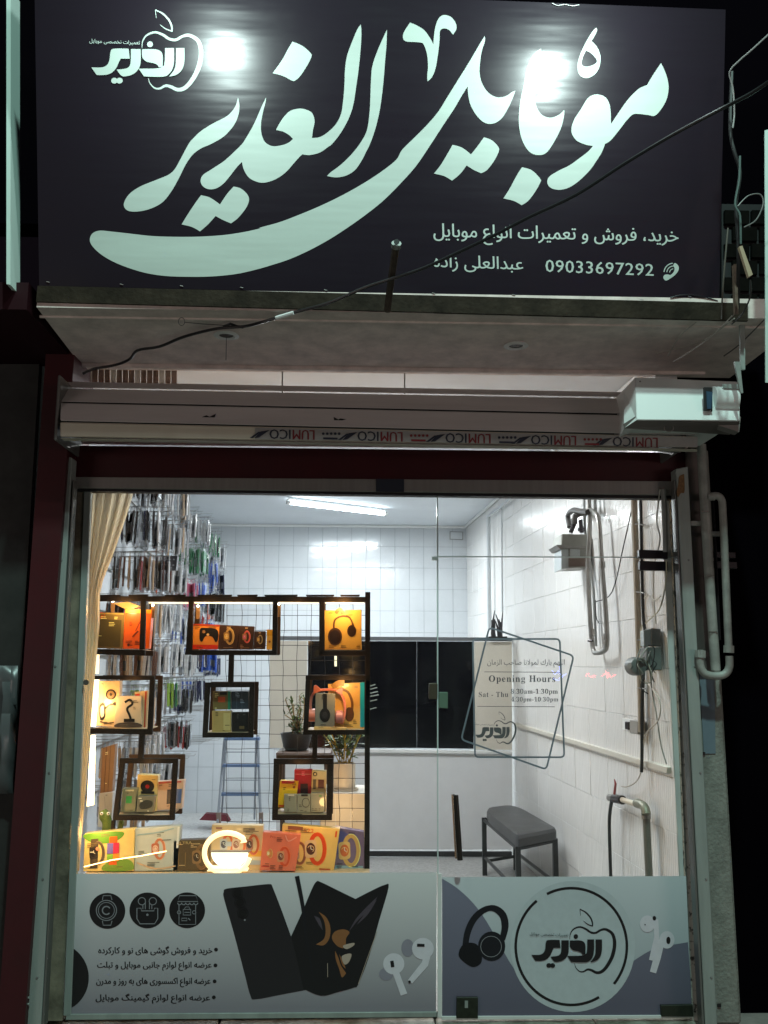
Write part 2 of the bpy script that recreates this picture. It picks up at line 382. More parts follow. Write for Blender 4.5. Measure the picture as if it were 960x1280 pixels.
# partition at the back of the shop
pt = empty('partition', (.4, YPt, FZ), 'low white partition with a black glass upper band at the rear of the shop', 'partition')
slab('lower_panel', [(345, 940), (640, 940), (640, 1062), (345, 1062)], YPt, .04, mat('pale_laminate', (.68, .69, .70), .35, noise=.05), pt)
slab('skirting', [(345, 1064), (640, 1065), (640, 1071), (345, 1070)], YPt-.002, .03, m_black, pt)
m_dglass = mat('black_glass', (.004, .004, .006), .08, spec=.7)
slab('glass_panel', [(385, 801), (520.9, 801.5), (520.9, 935), (385, 935)], YPt, .012, m_dglass, pt)
slab('glass_panel', [(521.1, 801.5), (592, 802), (592, 936), (521.1, 935)], YPt, .012, m_dglass, pt)
slab('top_rail', [(337, 795), (640, 797), (640, 801.5), (337, 800)], YPt-.01, .05, mat('grey_rail', (.12, .13, .14), .4), pt)
slab('sill', [(385, 936), (640, 939), (640, 943), (385, 940)], YPt-.03, .06, m_white, pt, .003)
m_cream = mat('cream_laminate', (.62, .58, .50), .45, noise=.08, nscale=5)
slab('cream_panel', [(593, 802), (640, 802), (640, 937.5), (593, 937)], YPt-.004, .03, m_cream, pt, .002)
slab('cream_panel', [(337, 801), (384, 801), (384, 935), (337, 935)], YPt-.004, .03, m_cream, pt, .002)
slab('switch_box', [(418, 818), (421, 818), (421, 833), (418, 833)], YPt-.02, .02, glow('little_yellow_light', (1, .85, .3), .7), pt)
nf = mat('night_dark_wall', (.0025, .0018, .003), .9, spec=0)  # near-black colour stands in for the unlit dark around the shop
# outside structure
m_fascia = mat('grimy_fascia', (.030, .021, .013), .85, spec=.2, noise=.6, nscale=9, bump=.5, bscale=40)
SO = Plane((0, 0, 2.888), (0, 0, -1))
def z_(p, z): return Vector((p.x, p.y, z))
s0, s1 = P(45, 372, -.69), P(962, 405, -.69)
hexa('canopy', [(-1.232, -.69, 2.968), (1.75, -.69, 2.968), (1.75, -.69, 2.888), (-1.232, -.69, 2.888)],
     [(-1.27, .05, 2.968), (1.75, .05, 2.968), (1.75, .05, 2.888), (-1.27, .05, 2.888)], m_plaster, kind='structure')
fb = slab('canopy_edge_board', [(47, 357), (935, 379), (935, 401), (45, 377)], -.70, .012, m_fascia, kind='structure')
tubes('canopy_drip_bead', [([(-1.25, -.60, 2.886), (1.7, -.60, 2.886)], .006), ([(-1.26, -.03, 2.884), (1.6, -.03, 2.884)], .012)], m_plaster, kind='structure')
slab('lintel_beam', [(92, 557), (862, 566), (852, 603), (92, 598)], -.03, .16, m_redp, kind='structure')
hexa('canopy_wall', [(-1.45, .0, 3.6), (1.75, .0, 3.6), (1.75, .0, 2.97), (-1.45, .0, 2.97)], [(-1.45, .2, 3.6), (1.75, .2, 3.6), (1.75, .2, 2.97), (-1.45, .2, 2.97)], nf, kind='structure')
# rear of transom: pale ledge that closes the shutter niche
slab('transom_sill', [(95, 494), (860, 506), (860, 560), (95, 552)], .02, .05, m_plaster, kind='structure')
# right pier, jambs
slab('concrete_pier', [(862, 560), (886, 560), (928, 1282), (880, 1282)], -.03, .5, m_concrete, bevel=.012, kind='structure')
m_gran = mat('speckled_granite', (.46, .46, .42), .5, noise=.9, nscale=34, col2=(.04, .04, .035), bump=.2)
for e_, p_ in zip([n for n in m_gran.node_tree.nodes if n.type == 'VALTORGB'][0].color_ramp.elements, (.40, .47)): e_.position = p_
jr = slab('stone_jamb', [(838, 622), (845, 622), (882, 1276), (864, 1276)], .0, .12, m_gran, kind='structure')
jl = slab('stone_jamb', [(91, 612), (106, 612), (78, 1276), (50, 1276)], .0, .12, mat('stained_brown_marble', (.26, .23, .17), .55, noise=.65, nscale=7, bump=.2), kind='structure')
# left side: red pilaster and the neighbour's shut front
slab('red_pilaster', [(62, 376), (98, 376), (30, 1290), (-4, 1290)], -.15, .3, m_redp, kind='structure')
slab('neighbour_front', [(-60, 455), (49, 455), (0, 1290), (-160, 1290)], -.02, .1, m_dark, kind='structure')
hexa('neighbour_canopy', [(-2.6, -.66, 3.0), (-1.28, -.66, 3.0), (-1.28, -.66, 2.89), (-2.6, -.66, 2.89)], [(-2.6, .1, 3.0), (-1.28, .1, 3.0), (-1.28, .1, 2.89), (-2.6, .1, 2.89)], mat('blackish_red_panel', (.02, .002, .005), .6, spec=.2), kind='structure')  # much darker red than the pilaster
nf = mat('night_dark_wall', (.0025, .0018, .003), .9, spec=0)
bx('neighbour_wall', 1.62, 4.5, .35, .5, 0, 3.6, nf, kind='structure')
bx('upper_wall', -4, 5, .06, .2, 3.61, 6, nf, kind='structure')
# ================================================================== SHOP SIGN
GA = lambda p: zz(100, 0, 4, p); GA2 = lambda p: zz(100, 180, 4, p); GB = lambda p: zz(300, 0, 4, p); GB2 = lambda p: zz(300, 180, 4, p)
GC = lambda p: zz(480, 0, 4, p); GC2 = lambda p: zz(480, 180, 4, p); GD = lambda p: zz(660, 0, 4, p); GD2 = lambda p: zz(660, 180, 4, p)
sign = empty('shop_sign', SG(475, 370), 'wide dark shop sign banner with large pale mint Persian lettering above the door', 'sign')
m_ban = mat('dark_vinyl_banner', srgb((35, 29, 38)), .29, noise=.12, nscale=4, spec=.55)
nt = m_ban.node_tree; N = nt.nodes; L = nt.links; b = N['Principled BSDF']
def creases(m, k=1.0):
    nt = m.node_tree; N = nt.nodes; L = nt.links; b = N['Principled BSDF']
    g = N.new('ShaderNodeNewGeometry'); mp = N.new('ShaderNodeMapping'); mp.inputs['Rotation'].default_value = (0, math.radians(38), 0); mp.inputs['Scale'].default_value = (.35, 1, 2.6)
    n = N.new('ShaderNodeTexNoise'); n.inputs['Scale'].default_value = 2.6; n.inputs['Detail'].default_value = 3
    L.new(g.outputs['Position'], mp.inputs[0]); L.new(mp.outputs[0], n.inputs[0])
    wv = N.new('ShaderNodeTexNoise'); wv.inputs['Scale'].default_value = 60; mp2 = N.new('ShaderNodeMapping'); mp2.inputs['Scale'].default_value = (.12, 1, 6)
    L.new(g.outputs['Position'], mp2.inputs[0]); L.new(mp2.outputs[0], wv.inputs[0])
    b1 = N.new('ShaderNodeBump'); b1.inputs['Strength'].default_value = .10*k; b1.inputs['Distance'].default_value = .06
    b2 = N.new('ShaderNodeBump'); b2.inputs['Strength'].default_value = .014*k; b2.inputs['Distance'].default_value = .002
    L.new(n.outputs[0], b1.inputs['Height']); L.new(wv.outputs[0], b2.inputs['Height']); L.new(b1.outputs[0], b2.inputs['Normal']); L.new(b2.outputs[0], b.inputs['Normal'])
creases(m_ban)
slab('banner', [(43, -22), (907, 12), (899, 377), (49, 357)], 0, .012, m_ban, sign, pl=SG)
m_fr = mat('rusty_black_frame', (.03, .025, .022), .7, .3, noise=.6, nscale=20)
slab('frame_box', [(46, -18), (905, 16), (897, 375), (51, 355)], 0, .10, m_fr, sign, pl=Plane(SG.p-SG.n*.0125, SG.n))
m_mint = mat('mint_print', srgb((198, 214, 206)), .42, noise=.05, nscale=3, spec=.5); creases(m_mint)
reh = GA([(790, 487, 1), (775, 535), (735, 580), (665, 617), (605, 655), (568, 690), (543, 720)])+GA2([(500, 80), (472, 128), (440, 155), (380, 180), (300, 213), (245, 252), (219, 300), (235, 331), (280, 338), (345, 326), (410, 293), (458, 235), (500, 160), (530, 100), (565, 52), (605, 22), (655, 0)])+GA([(722, 680), (772, 622), (793, 570), (797, 525)])
ghd = GA([(930, 487, 1), (905, 540), (870, 620), (830, 690), (810, 720)])+GA2([(770, 40), (720, 85), (660, 125), (615, 155), (603, 185), (615, 212), (645, 226), (680, 222), (715, 200), (750, 160), (785, 115), (810, 90, 1)])+GB2([(20, 130), (45, 168), (85, 189), (125, 193), (180, 175), (230, 140), (270, 95), (300, 62), (312, 52, 1), (350, 55), (400, 42), (440, 15)])+GB([(460, 720), (500, 670), (540, 600), (565, 530), (580, 440), (595, 330), (605, 220), (607, 160), (604, 122, 1), (585, 150), (560, 210), (535, 280), (525, 350), (522, 430), (515, 510), (505, 570), (480, 620), (440, 660), (400, 685), (360, 690, 1), (365, 650), (373, 605), (360, 565), (330, 548), (295, 543), (250, 555), (215, 590), (190, 630), (180, 650, 1), (215, 658), (245, 675), (265, 695, 1), (240, 715), (200, 728), (160, 730), (125, 710), (108, 670), (105, 620), (115, 560), (128, 510)])
dot1 = GB([(262, 208, 1), (310, 228), (350, 262), (358, 280), (340, 320), (305, 375), (280, 400), (262, 404), (215, 380), (163, 366, 1), (210, 300), (240, 245)])
dots2 = GA2([(605, 256, 1), (650, 268), (700, 302, 1), (735, 250), (768, 213, 1), (803, 222), (835, 250), (845, 280), (830, 320), (790, 370), (755, 397, 1), (715, 380), (678, 360, 1), (640, 402), (600, 437, 1), (560, 415), (508, 402, 1), (540, 350), (580, 290)])
alef = GB([(735, 148, 1), (715, 190), (685, 260), (662, 330), (655, 400), (652, 480), (648, 560), (635, 650), (605, 710), (570, 757)])+GB2([(530, 80), (490, 115), (455, 140), (435, 160, 1), (480, 167), (530, 158), (575, 130), (610, 80), (630, 40), (650, 0)])+GB([(675, 650), (695, 570), (708, 490), (718, 400), (725, 310), (732, 230)])
bowl = GC([(503, 180, 1), (470, 235), (420, 320), (370, 400), (320, 480), (270, 560), (210, 630), (150, 690), (90, 750)])+GB2([(780, 80), (700, 143), (600, 207), (500, 262), (400, 310), (300, 352), (200, 390), (100, 418)])+GA2([(900, 422), (820, 440), (720, 455), (600, 463), (480, 464), (360, 460), (250, 448), (160, 438), (100, 433), (65, 445), (50, 470), (55, 500), (90, 540), (150, 580), (230, 615), (330, 645), (430, 660), (540, 664), (660, 662), (780, 650), (880, 628)])+GB2([(160, 605), (250, 575), (350, 530), (450, 475), (550, 410), (640, 345), (720, 280), (800, 200), (880, 110), (955, 0)])+GC([(300, 620), (350, 545), (385, 485), (418, 432, 1), (422, 480), (435, 530), (465, 580), (500, 612), (540, 619), (580, 600), (610, 560), (640, 500), (657, 453, 1), (640, 460), (610, 480), (570, 487), (530, 470), (500, 435), (482, 390), (478, 340), (488, 260), (505, 205)])
mark = GC([(130, 113, 1), (160, 125), (200, 150), (230, 190), (247, 222, 1), (250, 180), (258, 130), (275, 90), (300, 75), (335, 85), (358, 115), (362, 145), (345, 173, 1), (325, 150), (300, 142), (280, 155), (278, 200), (270, 270), (258, 340), (240, 385), (218, 407, 1), (216, 380), (220, 330), (215, 270), (200, 225), (185, 213), (150, 210), (110, 207), (95, 190), (100, 160)])
beh = GC([(785, 243, 1), (745, 275), (715, 340), (697, 430), (682, 500), (674, 580), (678, 650), (695, 710), (725, 757), (765, 775), (810, 765), (850, 710), (885, 640), (900, 580), (901, 550, 1), (880, 570), (850, 585), (820, 587), (785, 570), (762, 530), (755, 480), (758, 420), (765, 370), (783, 310)])
dots3 = GC2([(343, 4, 1), (390, 18), (435, 52, 1), (470, 8), (500, -34, 1), (540, -18), (572, 15), (573, 40), (550, 85), (515, 130), (485, 146, 1), (450, 130), (413, 107, 1), (380, 150), (340, 183, 1), (300, 160), (250, 148, 1), (290, 95)])
dot4 = GC2([(690, 116, 1), (740, 132), (782, 175), (780, 195), (755, 240), (720, 285), (688, 306, 1), (650, 285), (597, 272, 1), (630, 220), (665, 155)])
mim = GD([(340, 472), (385, 485), (410, 530), (415, 620, 1), (445, 575), (490, 510), (530, 465), (560, 440), (595, 425, 1), (625, 375), (665, 315, 1), (690, 370), (703, 430), (695, 490), (670, 540), (635, 578), (600, 575), (560, 570), (525, 572), (495, 600), (460, 645), (415, 700), (385, 720, 1), (370, 760)])+GD2([(345, 80), (310, 130), (260, 180), (210, 215), (160, 229), (115, 220), (97, 195), (105, 165), (150, 135), (210, 105), (265, 65), (300, 38), (325, 10, 1)])+GD([(285, 722), (240, 700), (217, 655), (230, 600), (265, 545), (300, 490)])
heh = GD([(342, 138, 1), (345, 155), (330, 185), (317, 205, 1), (345, 235), (363, 285), (355, 340), (330, 375), (290, 391), (258, 375), (247, 335), (258, 280), (285, 220), (320, 160)])
hehh = GD([(290, 253, 1), (320, 270), (345, 305), (325, 325), (290, 333), (268, 320), (275, 285)])
def pr(name, parts, off=.0012, m=m_mint, **k): return lay(name, parts, SG, off, m, sign, **k)
for s in (reh, ghd, dot1, dots2, alef, bowl, mark, beh, dots3, dot4, mim): pr('letter', [shape(s)])
pr('letter', [shape(heh, holes=[hehh])])
pr('emblem', logo2d(100, 10, 1/6, 1/6))
pr('text_line', [text2d(arabic('خرید، فروش و تعمیرات انواع موبایل'), [(542, 279), (848, 286), (848, 311), (542, 305)], .016)])
pr('text_line', [text2d(arabic('عبدالعلی زاده'), [(542, 317), (654, 322), (654, 342), (542, 339)], .016)])
pr('phone_number', [text2d('09033697292', [(682, 324.5), (817, 330), (817, 345), (682, 340)], .022, 1.06)])
pr('phone_symbol', [shape(GD2([(735, 595), (752, 610), (752, 632), (735, 655), (712, 672), (690, 683), (677, 670), (682, 655), (700, 652), (712, 655), (728, 640), (733, 622), (726, 608)])),
                    stroke(arc(842, 341, 5, 185, 265), 1), stroke(arc(842, 341, 8.5, 185, 265), 1.1), stroke(arc(842, 341, 12, 185, 265), 1.2)])
# staples and frayed hem at the banner edge
tubes('staple', [([SG(u, v, .002), SG(u+4, v+1, .003)], .0015) for u, v in ((58, 352), (150, 355), (225, 357), (300, 359), (405, 362), (540, 366), (640, 368), (800, 374), (860, 370), (885, 372))], mat('bare_staple', (.6, .6, .58), .4, .8), sign, kind='stuff')
tube('hem_fold', [SG(u, v, .004) for u, v in ((838, 372), (850, 369), (865, 368), (880, 371), (897, 376))], .0022, m_ban, sign)
tube('torn_hem', [SG(u, v, .006) for u, v in ((690, 4), (697, 7), (706, 5.5), (716, 7.5), (724, 6))], .0015, m_white, sign)
# bracket pipe in front of the sign
pb = empty('steel_pipe', P(484, 388, -.72), 'rusty square steel pipe stub rising in front of the sign bottom', 'pipe')
tube('pipe', [P(484, 389, -.74), P(487, 365, -.80), P(495, 308, -1.02)], .0135, mat('rusty_steel', (.10, .075, .06), .5, .6, noise=.5, nscale=30), pb, seg=8)
tube('pipe_mouth', [P(495, 309, -1.02), P(495.6, 304, -1.035)], .0175, mat('worn_steel', (.28, .28, .27), .4, .8), pb, seg=12)
lathe('pipe_bore', [(.010, 0), (.010, .002)], P(495.8, 302.2, -1.05), m_black, pb, ax='y')
# neighbour sign edges
t = slab('neighbour_sign_edge', [(8, -20), (13.5, -20), (13, 356), (8, 355)], -.72, .10, mat('mint_acrylic', srgb((205, 225, 218)), .4)); tag(t, 'thin pale edge of the neighbouring sign at the far left', 'sign edge')
t = slab('neighbour_sign_edge', [(956, 163), (985, 155), (985, 480), (957, 478)], -.9, .004, mat('mint_acrylic', (1, 1, 1))); tag(t, 'thin pale edge of the next sign at the far right', 'sign edge')
# downlights in the canopy
for u, v, lb in ((283, 418, 'small recessed downlight under the canopy beside the cable, left one'), (645, 431, 'small recessed downlight under the canopy, right one')):
    c = Pz(u, v, 2.888); d = empty('downlight', c, lb, 'downlight', 'recessed canopy downlights')
    lathe('trim_ring', [(.030, 0), (.050, -.001), (.053, -.006), (.036, -.011), (.030, -.001)], c, m_white, d)
    lathe('lens', [(.029, -.003), (.029, -.0045)], c, mat('unlit_lens', (.05, .05, .05), .2), d)
# ================================================================== SHUTTER
sh = empty('roller_shutter', P(470, 520, -.3), 'rolled up white slatted shutter above the shop window with upside down printed film', 'roller shutter')
prof = [(476, 486, 491, -.14), (485, 494, 499, -.23), (503, 512, 520, -.31), (527, 535, 545, -.36), (547, 553, 560.5, -.345), (552, 560, 566, -.30)]
m_slat = mat('white_shutter_slat', (.66, .62, .61), .45, .0, noise=.12, nscale=5, stretch=(.3, 1, 3))
m_cslat = mat('cream_shutter_slat', (.62, .56, .46), .45, noise=.1, nscale=5)
for i in range(5):
    a, c = prof[i], prof[i+1]
    f = [P(75 if i else 79, a[0]+.8, a[3]), P(872, a[2]+1, a[3]), P(872, c[2]-1.0, c[3]), P(75 if i < 4 else 80, c[0]-1.0, c[3])]
    hexa('slat', f, [p+Vector((0, .012, .004)) for p in f], m_slat if i < 3 else m_cslat, sh, .004)
# the roll's core behind the slats and end plates
cy, cz = -.19, P(470, 520, -.3).z+.01
tube('roll_core', [(-1.235, cy, cz), (1.37, cy, cz)], .075, m_black, sh, seg=24)
for x in (-1.255, 1.372): bx('end_plate', x, x+.012, cy-.15, .0, cz-.14, cz+.14, mat('end_plate_steel', (.2, .2, .19), .5, .6), sh, .004)
m_film = mat('printed_film', (.36, .34, .33), .3, noise=.15, nscale=10)
def FS(u, v, off=0.0):     # point on the 4th slat, lerped between its two edges
    t = (u-75)/(872-75); va = 527+t*18+.8; vc = 547+t*13.5; s = (v-va)/(vc-va)
    return P(u, v, -.36+.015*s-off)
lay('protective_film', [([(319, 534.5), (872, 546.5), (872, 559), (319, 549)], [(0, 1, 2, 3)])], FS, .003, m_film, sh)
m_fred, m_fnavy = pc((120, 26, 34), .4), pc((34, 34, 50), .4)
for k, u0 in enumerate((338, 448, 558, 665, 767)):
    y = lambda u: 535.2+(u-319)*.0219
    def q(a, b_, t=.06, s=.92): return [(a, y(a)+14*t), (b_, y(b_)+14*t), (b_, y(b_)+14*s), (a, y(a)+14*s)]
    lay('film_print', [text2d('ICO', q(u0-1, u0+25), .03, flip=True)], FS, .0045, m_fnavy, sh)
    lay('film_print', [text2d('LUM', q(u0+28, u0+55), .03, flip=True)], FS, .0045, m_fred, sh)
    lay('film_print', [poly((u0-20, y(u0)+12), (u0-14, y(u0)+11), (u0-1, y(u0)+2), (u0-12, y(u0)+3.5)), poly((u0-26, y(u0)+12), (u0-22, y(u0)+12), (u0-12, y(u0)+4), (u0-15, y(u0)+4))], FS, .0046, m_fnavy, sh)
    if u0 < 760: lay('film_print', [disc(u0+66+d*5, y(u0+66)+5, 1.7, n=8) for d in range(5)]+[poly((u0+66, y(u0+66)+9.6), (u0+84, y(u0+84)+9.6), (u0+84, y(u0+84)+12), (u0+66, y(u0+66)+12))], FS, .0047, m_fred if k % 2 else m_fnavy, sh)
# scuffs on the slats
for q_ in ([(251, 522), (258, 519), (262, 521), (270, 517), (268, 523), (258, 526)], [(417, 521), (426, 526), (433, 524), (425, 523), (418, 528)]):
    lay('scuff_mark', [poly(*q_)], lambda u, v, o: P(u, v, -.335-o), .006, m_black, sh)
# motor box
m_gal0 = mat('dull_screw', (.3, .3, .3), .4, .6)
mb = empty('shutter_motor_box', P(850, 540, -.5), 'pale sheet metal motor box of the shutter at its right end', 'motor box')
m_box = mat('glossy_white_sheet', (.80, .84, .83), .35, noise=.04, nscale=4, spec=.5)
A = [P(794, 471.5, -.50), P(925, 477, -.50), P(925, 526, -.56), P(796, 525, -.56)]
hexa('cover', A, [p+Vector((0, .42, 0)) for p in A], m_box, mb, .003)
B = [P(780, 489, -.40), P(794, 471.5, -.502), P(796, 525, -.562), P(780, 535.5, -.50)]
hexa('cover_cheek', B, [p+Vector((.03, .2, .0)) for p in B], m_box, mb, .001)
Bt = [P(780, 535.5, -.50), P(796, 525.3, -.558), P(925, 529, -.55), P(912, 543.5, -.42)]
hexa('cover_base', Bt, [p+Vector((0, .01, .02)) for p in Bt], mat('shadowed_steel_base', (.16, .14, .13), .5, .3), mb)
tube('round_knockout', [P(836+6*math.cos(a), 535+4.5*math.sin(a), -.52) for a in (i*math.pi/8 for i in range(17))], .0015, m_alu, mb)
slab('opening', [(880, 484), (889, 484), (888, 513), (880, 513)], -.565, .01, m_black, mb)
slab('inner_coil', [(883, 489), (891, 490), (889, 511), (884, 511)], -.568, .01, mat('blue_coil', (.06, .12, .2), .3, .4), mb)
tube('motor_can', [P(890.5, 499, -.52), P(919, 500, -.52)], .052, m_box, mb, seg=24)
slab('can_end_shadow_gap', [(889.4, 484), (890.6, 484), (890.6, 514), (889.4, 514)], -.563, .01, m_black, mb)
for u_, v_ in ((800, 477), (912, 481), (803, 520), (870, 524)): lathe('screw', [(.001, -.003), (.004, -.002), (.004, .0)], P(u_, v_, -.53 if v_ > 500 else -.505), m_gal0, mb, ax='y', seg=8)
slab('mounting_plate', [(903, 480), (924, 480), (926, 486), (905, 485)], -.57, .006, m_alug, mb)
slab('mounting_plate', [(905, 512), (926, 521), (924, 540), (893, 530)], -.53, .05, m_alu, mb)
br = empty('steel_bracket', P(930, 460, -.6), 'narrow vertical steel bracket hanging from the canopy above the motor box', 'bracket')
slab('bar', [(925, 400), (931.5, 400), (931.5, 462), (926, 462)], -.62, .012, m_alug, br)
slab('bar', [(918, 452), (925, 452), (929, 491), (926, 491)], -.63, .01, m_alug, br)
# ================================================================== GUIDE RAILS, HEADER, GLASS
lr = empty('guide_rail', P(40, 1270, -.12), 'long pale aluminium shutter guide rail left of the window', 'guide rail', 'shutter guide rails')
slab('channel', [(76, 568), (90, 572), (51, 1284), (33.5, 1284)], -.12, .07, m_alug, lr, .003)
slab('inner_lip', [(91.3, 600), (92.7, 600), (54.5, 1284), (52.2, 1284)], -.118, .05, mat('dull_steel', (.2, .2, .19), .4, .6), lr)
tube('lock_tab', [P(74, 605, -.13), P(70.5, 606, -.13), P(71, 614, -.13), P(74.5, 614.5, -.13)], .004, m_alug, lr, seg=6)
for v in (865, 1247):
    u = 76-(v-600)*.0605
    tube('lock_tab', [P(u, v, -.13), P(u-8, v, -.13), P(u-8, v+8, -.13), P(u, v+8, -.13)], .004, m_alug, lr, seg=6)
rr = empty('guide_rail', P(888, 1270, -.12), 'long pale aluminium shutter guide rail right of the window', 'guide rail', 'shutter guide rails')
slab('channel', [(845, 586), (860, 583), (897, 1284), (882, 1284)], -.12, .07, m_alug, rr, .003)
lay('dried_glue_patch', [shape(zz(800, 580, 9.6, [(470, 150), (530, 118, 1), (535, 330), (490, 350), (455, 400), (440, 330), (460, 240)]))], YP(-.12), .002, mat('orange_glue', (.25, .13, .05), .7, noise=.5, nscale=90), rr)
slab('inner_lip', [(842.8, 600), (844, 600), (880.5, 1284), (878, 1284)], -.117, .05, mat('dull_steel', (1, 1, 1)), rr)
wd = empty('shop_window', P(470, 1270, 0), 'large glazed shop front with a fixed pane, a frameless glass door and printed lower film', 'shop window')
slab('head_rail', [(92, 596), (848, 601.5), (846, 619), (92.5, 610)], -.045, .07, m_alu, wd, .002)
slab('head_gasket', [(93, 610.6), (846, 619.6), (845.5, 623.5), (93, 613.5)], -.03, .05, m_black, wd)
slab('rail_joint', [(470, 598.6), (505, 599), (505, 615), (470, 614.5)], -.049, .004, mat('dark_tape', (.02, .025, .04), .5), wd)
slab('side_stile', [(105, 614), (113, 614), (88.5, 1270), (79, 1270)], -.012, .03, m_alug, wd, .002)
slab('bottom_rail', [(83, 1268), (546, 1265), (546, 1271.5), (82, 1275)], -.012, .03, m_alug, wd, .001)
slab('door_threshold_strip', [(552, 1270.5), (866, 1269), (866, 1273), (552, 1275)], -.01, .03, m_white, wd, .001)
m_glass = bpy.data.materials.new('thin_glass'); m_glass.use_nodes = True; nt = m_glass.node_tree; nt.nodes.clear()
o_ = nt.nodes.new('ShaderNodeOutputMaterial'); mx = nt.nodes.new('ShaderNodeMixShader'); tr = nt.nodes.new('ShaderNodeBsdfTransparent'); gl = nt.nodes.new('ShaderNodeBsdfGlossy'); fr = nt.nodes.new('ShaderNodeFresnel')
tr.inputs[0].default_value = (.95, .975, .965, 1); gl.inputs['Roughness'].default_value = .015; fr.inputs[0].default_value = 1.45
nt.links.new(fr.outputs[0], mx.inputs[0]); nt.links.new(tr.outputs[0], mx.inputs[1]); nt.links.new(gl.outputs[0], mx.inputs[2]); df = nt.nodes.new('ShaderNodeBsdfDiffuse'); df.inputs[0].default_value = (.8, .82, .8, 1); m2 = nt.nodes.new('ShaderNodeMixShader')
sn = nt.nodes.new('ShaderNodeTexNoise'); sn.inputs['Scale'].default_value = 3.2; sn.inputs['Detail'].default_value = 9; sn.inputs['Roughness'].default_value = .75; sn.inputs['Distortion'].default_value = .8
gp_ = nt.nodes.new('ShaderNodeNewGeometry'); nt.links.new(gp_.outputs['Position'], sn.inputs[0])
sr = nt.nodes.new('ShaderNodeMapRange'); sr.inputs[1].default_value = .45; sr.inputs[2].default_value = .8; sr.inputs[3].default_value = .006; sr.inputs[4].default_value = .035
nt.links.new(sn.outputs[0], sr.inputs[0]); nt.links.new(sr.outputs[0], m2.inputs[0]); nt.links.new(mx.outputs[0], m2.inputs[1]); nt.links.new(df.outputs[0], m2.inputs[2]); nt.links.new(m2.outputs[0], o_.inputs[0])
def pane(name, q, Y, par): return mk(name, [P(u, v, Y) for u, v in q], [(0, 1, 2, 3)], m_glass, par)
pane('glass_pane', [(112, 613), (546.3, 619), (546.3, 1268), (86, 1268)], 0, wd)
pane('glass_pane', [(547.8, 619), (843, 622.5), (845.5, 696), (547.8, 695)], 0, wd)
pane('door_pane', [(548.2, 698), (845.5, 699), (865, 1266), (551, 1271)], .0, wd)
m_edge = mat('polished_glass_edge', (.55, .66, .64), .15)
slab('pane_edge', [(546, 619), (547.6, 619), (548.2, 1092), (546.6, 1092)], -.004, .008, m_edge, wd)
slab('pane_edge', [(547.8, 695), (846, 696), (846, 697.4), (547.8, 696.4)], -.003, .006, m_edge, wd)
slab('pane_edge', [(547, 1092), (552, 1092), (552.5, 1272), (547, 1272)], -.006, .012, m_white, wd)
# patch fittings
m_dsteel = mat('dark_patch_steel', (.06, .055, .06), .3, .7)
for q in ([(799, 687), (835, 688), (835, 698.5), (799, 697.5)], [(800, 701), (835, 702), (835, 713.5), (800, 712.5)]): slab('patch_fitting', q, -.018, .03, m_dsteel, wd, .002)
slab('patch_fitting', [(571, 1247), (597.5, 1247), (597.5, 1273), (570.5, 1273)], -.018, .03, mat('tarnished_plate', (.035, .04, .028), .45, .4, noise=.4, nscale=40), wd, .001)
slab('patch_fitting', [(826, 1257), (866, 1256), (867, 1271), (827, 1271)], -.018, .03, mat('tarnished_plate', (1, 1, 1)), wd, .001)
slab('key_hole_trim', [(581, 1251), (585, 1251), (585, 1260), (581, 1260)], -.020, .004, m_alug, wd)
slab('patch_fitting', [(540, 695.5), (548, 695.7), (548, 700), (540, 699.8)], -.01, .02, m_edge, wd)
lk = slab('door_lock', [(536.5, 854), (547, 854), (547, 874), (536.5, 874)], -.02, .03, mat('brass_grey_lock', (.16, .14, .10), .35, .7), wd, .003)
slab('lock_keep', [(548.5, 865), (560, 865), (560, 886), (548.5, 885)], -.012, .012, mat('green_plastic_keep', (.12, .19, .14), .3), wd, .003)
dh = empty('door_handle', P(570, 1075, -.05), 'slim vertical dark steel pull handle on the glass door', 'door handle')
tube('grip', [P(569.5, 994, -.06), P(575, 1075, -.06)], .012, mat('dark_steel_handle', (.05, .045, .04), .25, .8), dh, seg=12)
tube('grip', [P(566.5, 993, .05), P(571, 1073, .05)], .008, mat('warm_steel', (.35, .28, .22), .25, .9), dh, seg=10)
for v in (1010, 1060): tube('standoff', [P(570.5+(v-994)*.06, v, -.06), P(568+(v-994)*.05, v, .05)], .006, mat('dark_steel_handle', (1, 1, 1)), dh)
tube('suction_knob', [P(107.5, 853, -.02), P(107.5, 853, -.035)], .012, mat('dark_knob', (.08, .07, .06), .4), wd, seg=12)
# ---- printed film, left
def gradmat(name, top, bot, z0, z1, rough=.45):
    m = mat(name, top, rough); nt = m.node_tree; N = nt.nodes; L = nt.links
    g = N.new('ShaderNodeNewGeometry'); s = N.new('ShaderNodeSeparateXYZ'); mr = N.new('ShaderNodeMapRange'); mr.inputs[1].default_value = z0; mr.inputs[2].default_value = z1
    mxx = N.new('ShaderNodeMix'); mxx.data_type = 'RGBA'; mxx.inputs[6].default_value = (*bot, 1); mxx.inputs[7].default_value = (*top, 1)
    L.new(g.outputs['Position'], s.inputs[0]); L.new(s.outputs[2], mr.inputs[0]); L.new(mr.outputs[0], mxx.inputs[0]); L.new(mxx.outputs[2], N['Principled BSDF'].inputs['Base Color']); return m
G0 = YP(-.004)
f1 = empty('film_sticker', P(316, 1180, -.004), 'grey printed film with folding phone picture on the lower left pane', 'window sticker')
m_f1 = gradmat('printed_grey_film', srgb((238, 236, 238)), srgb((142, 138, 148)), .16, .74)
lay('film', [poly((92, 1092), (546, 1090.5), (545, 1265), (84.5, 1268))], G0, .0, m_f1, f1)
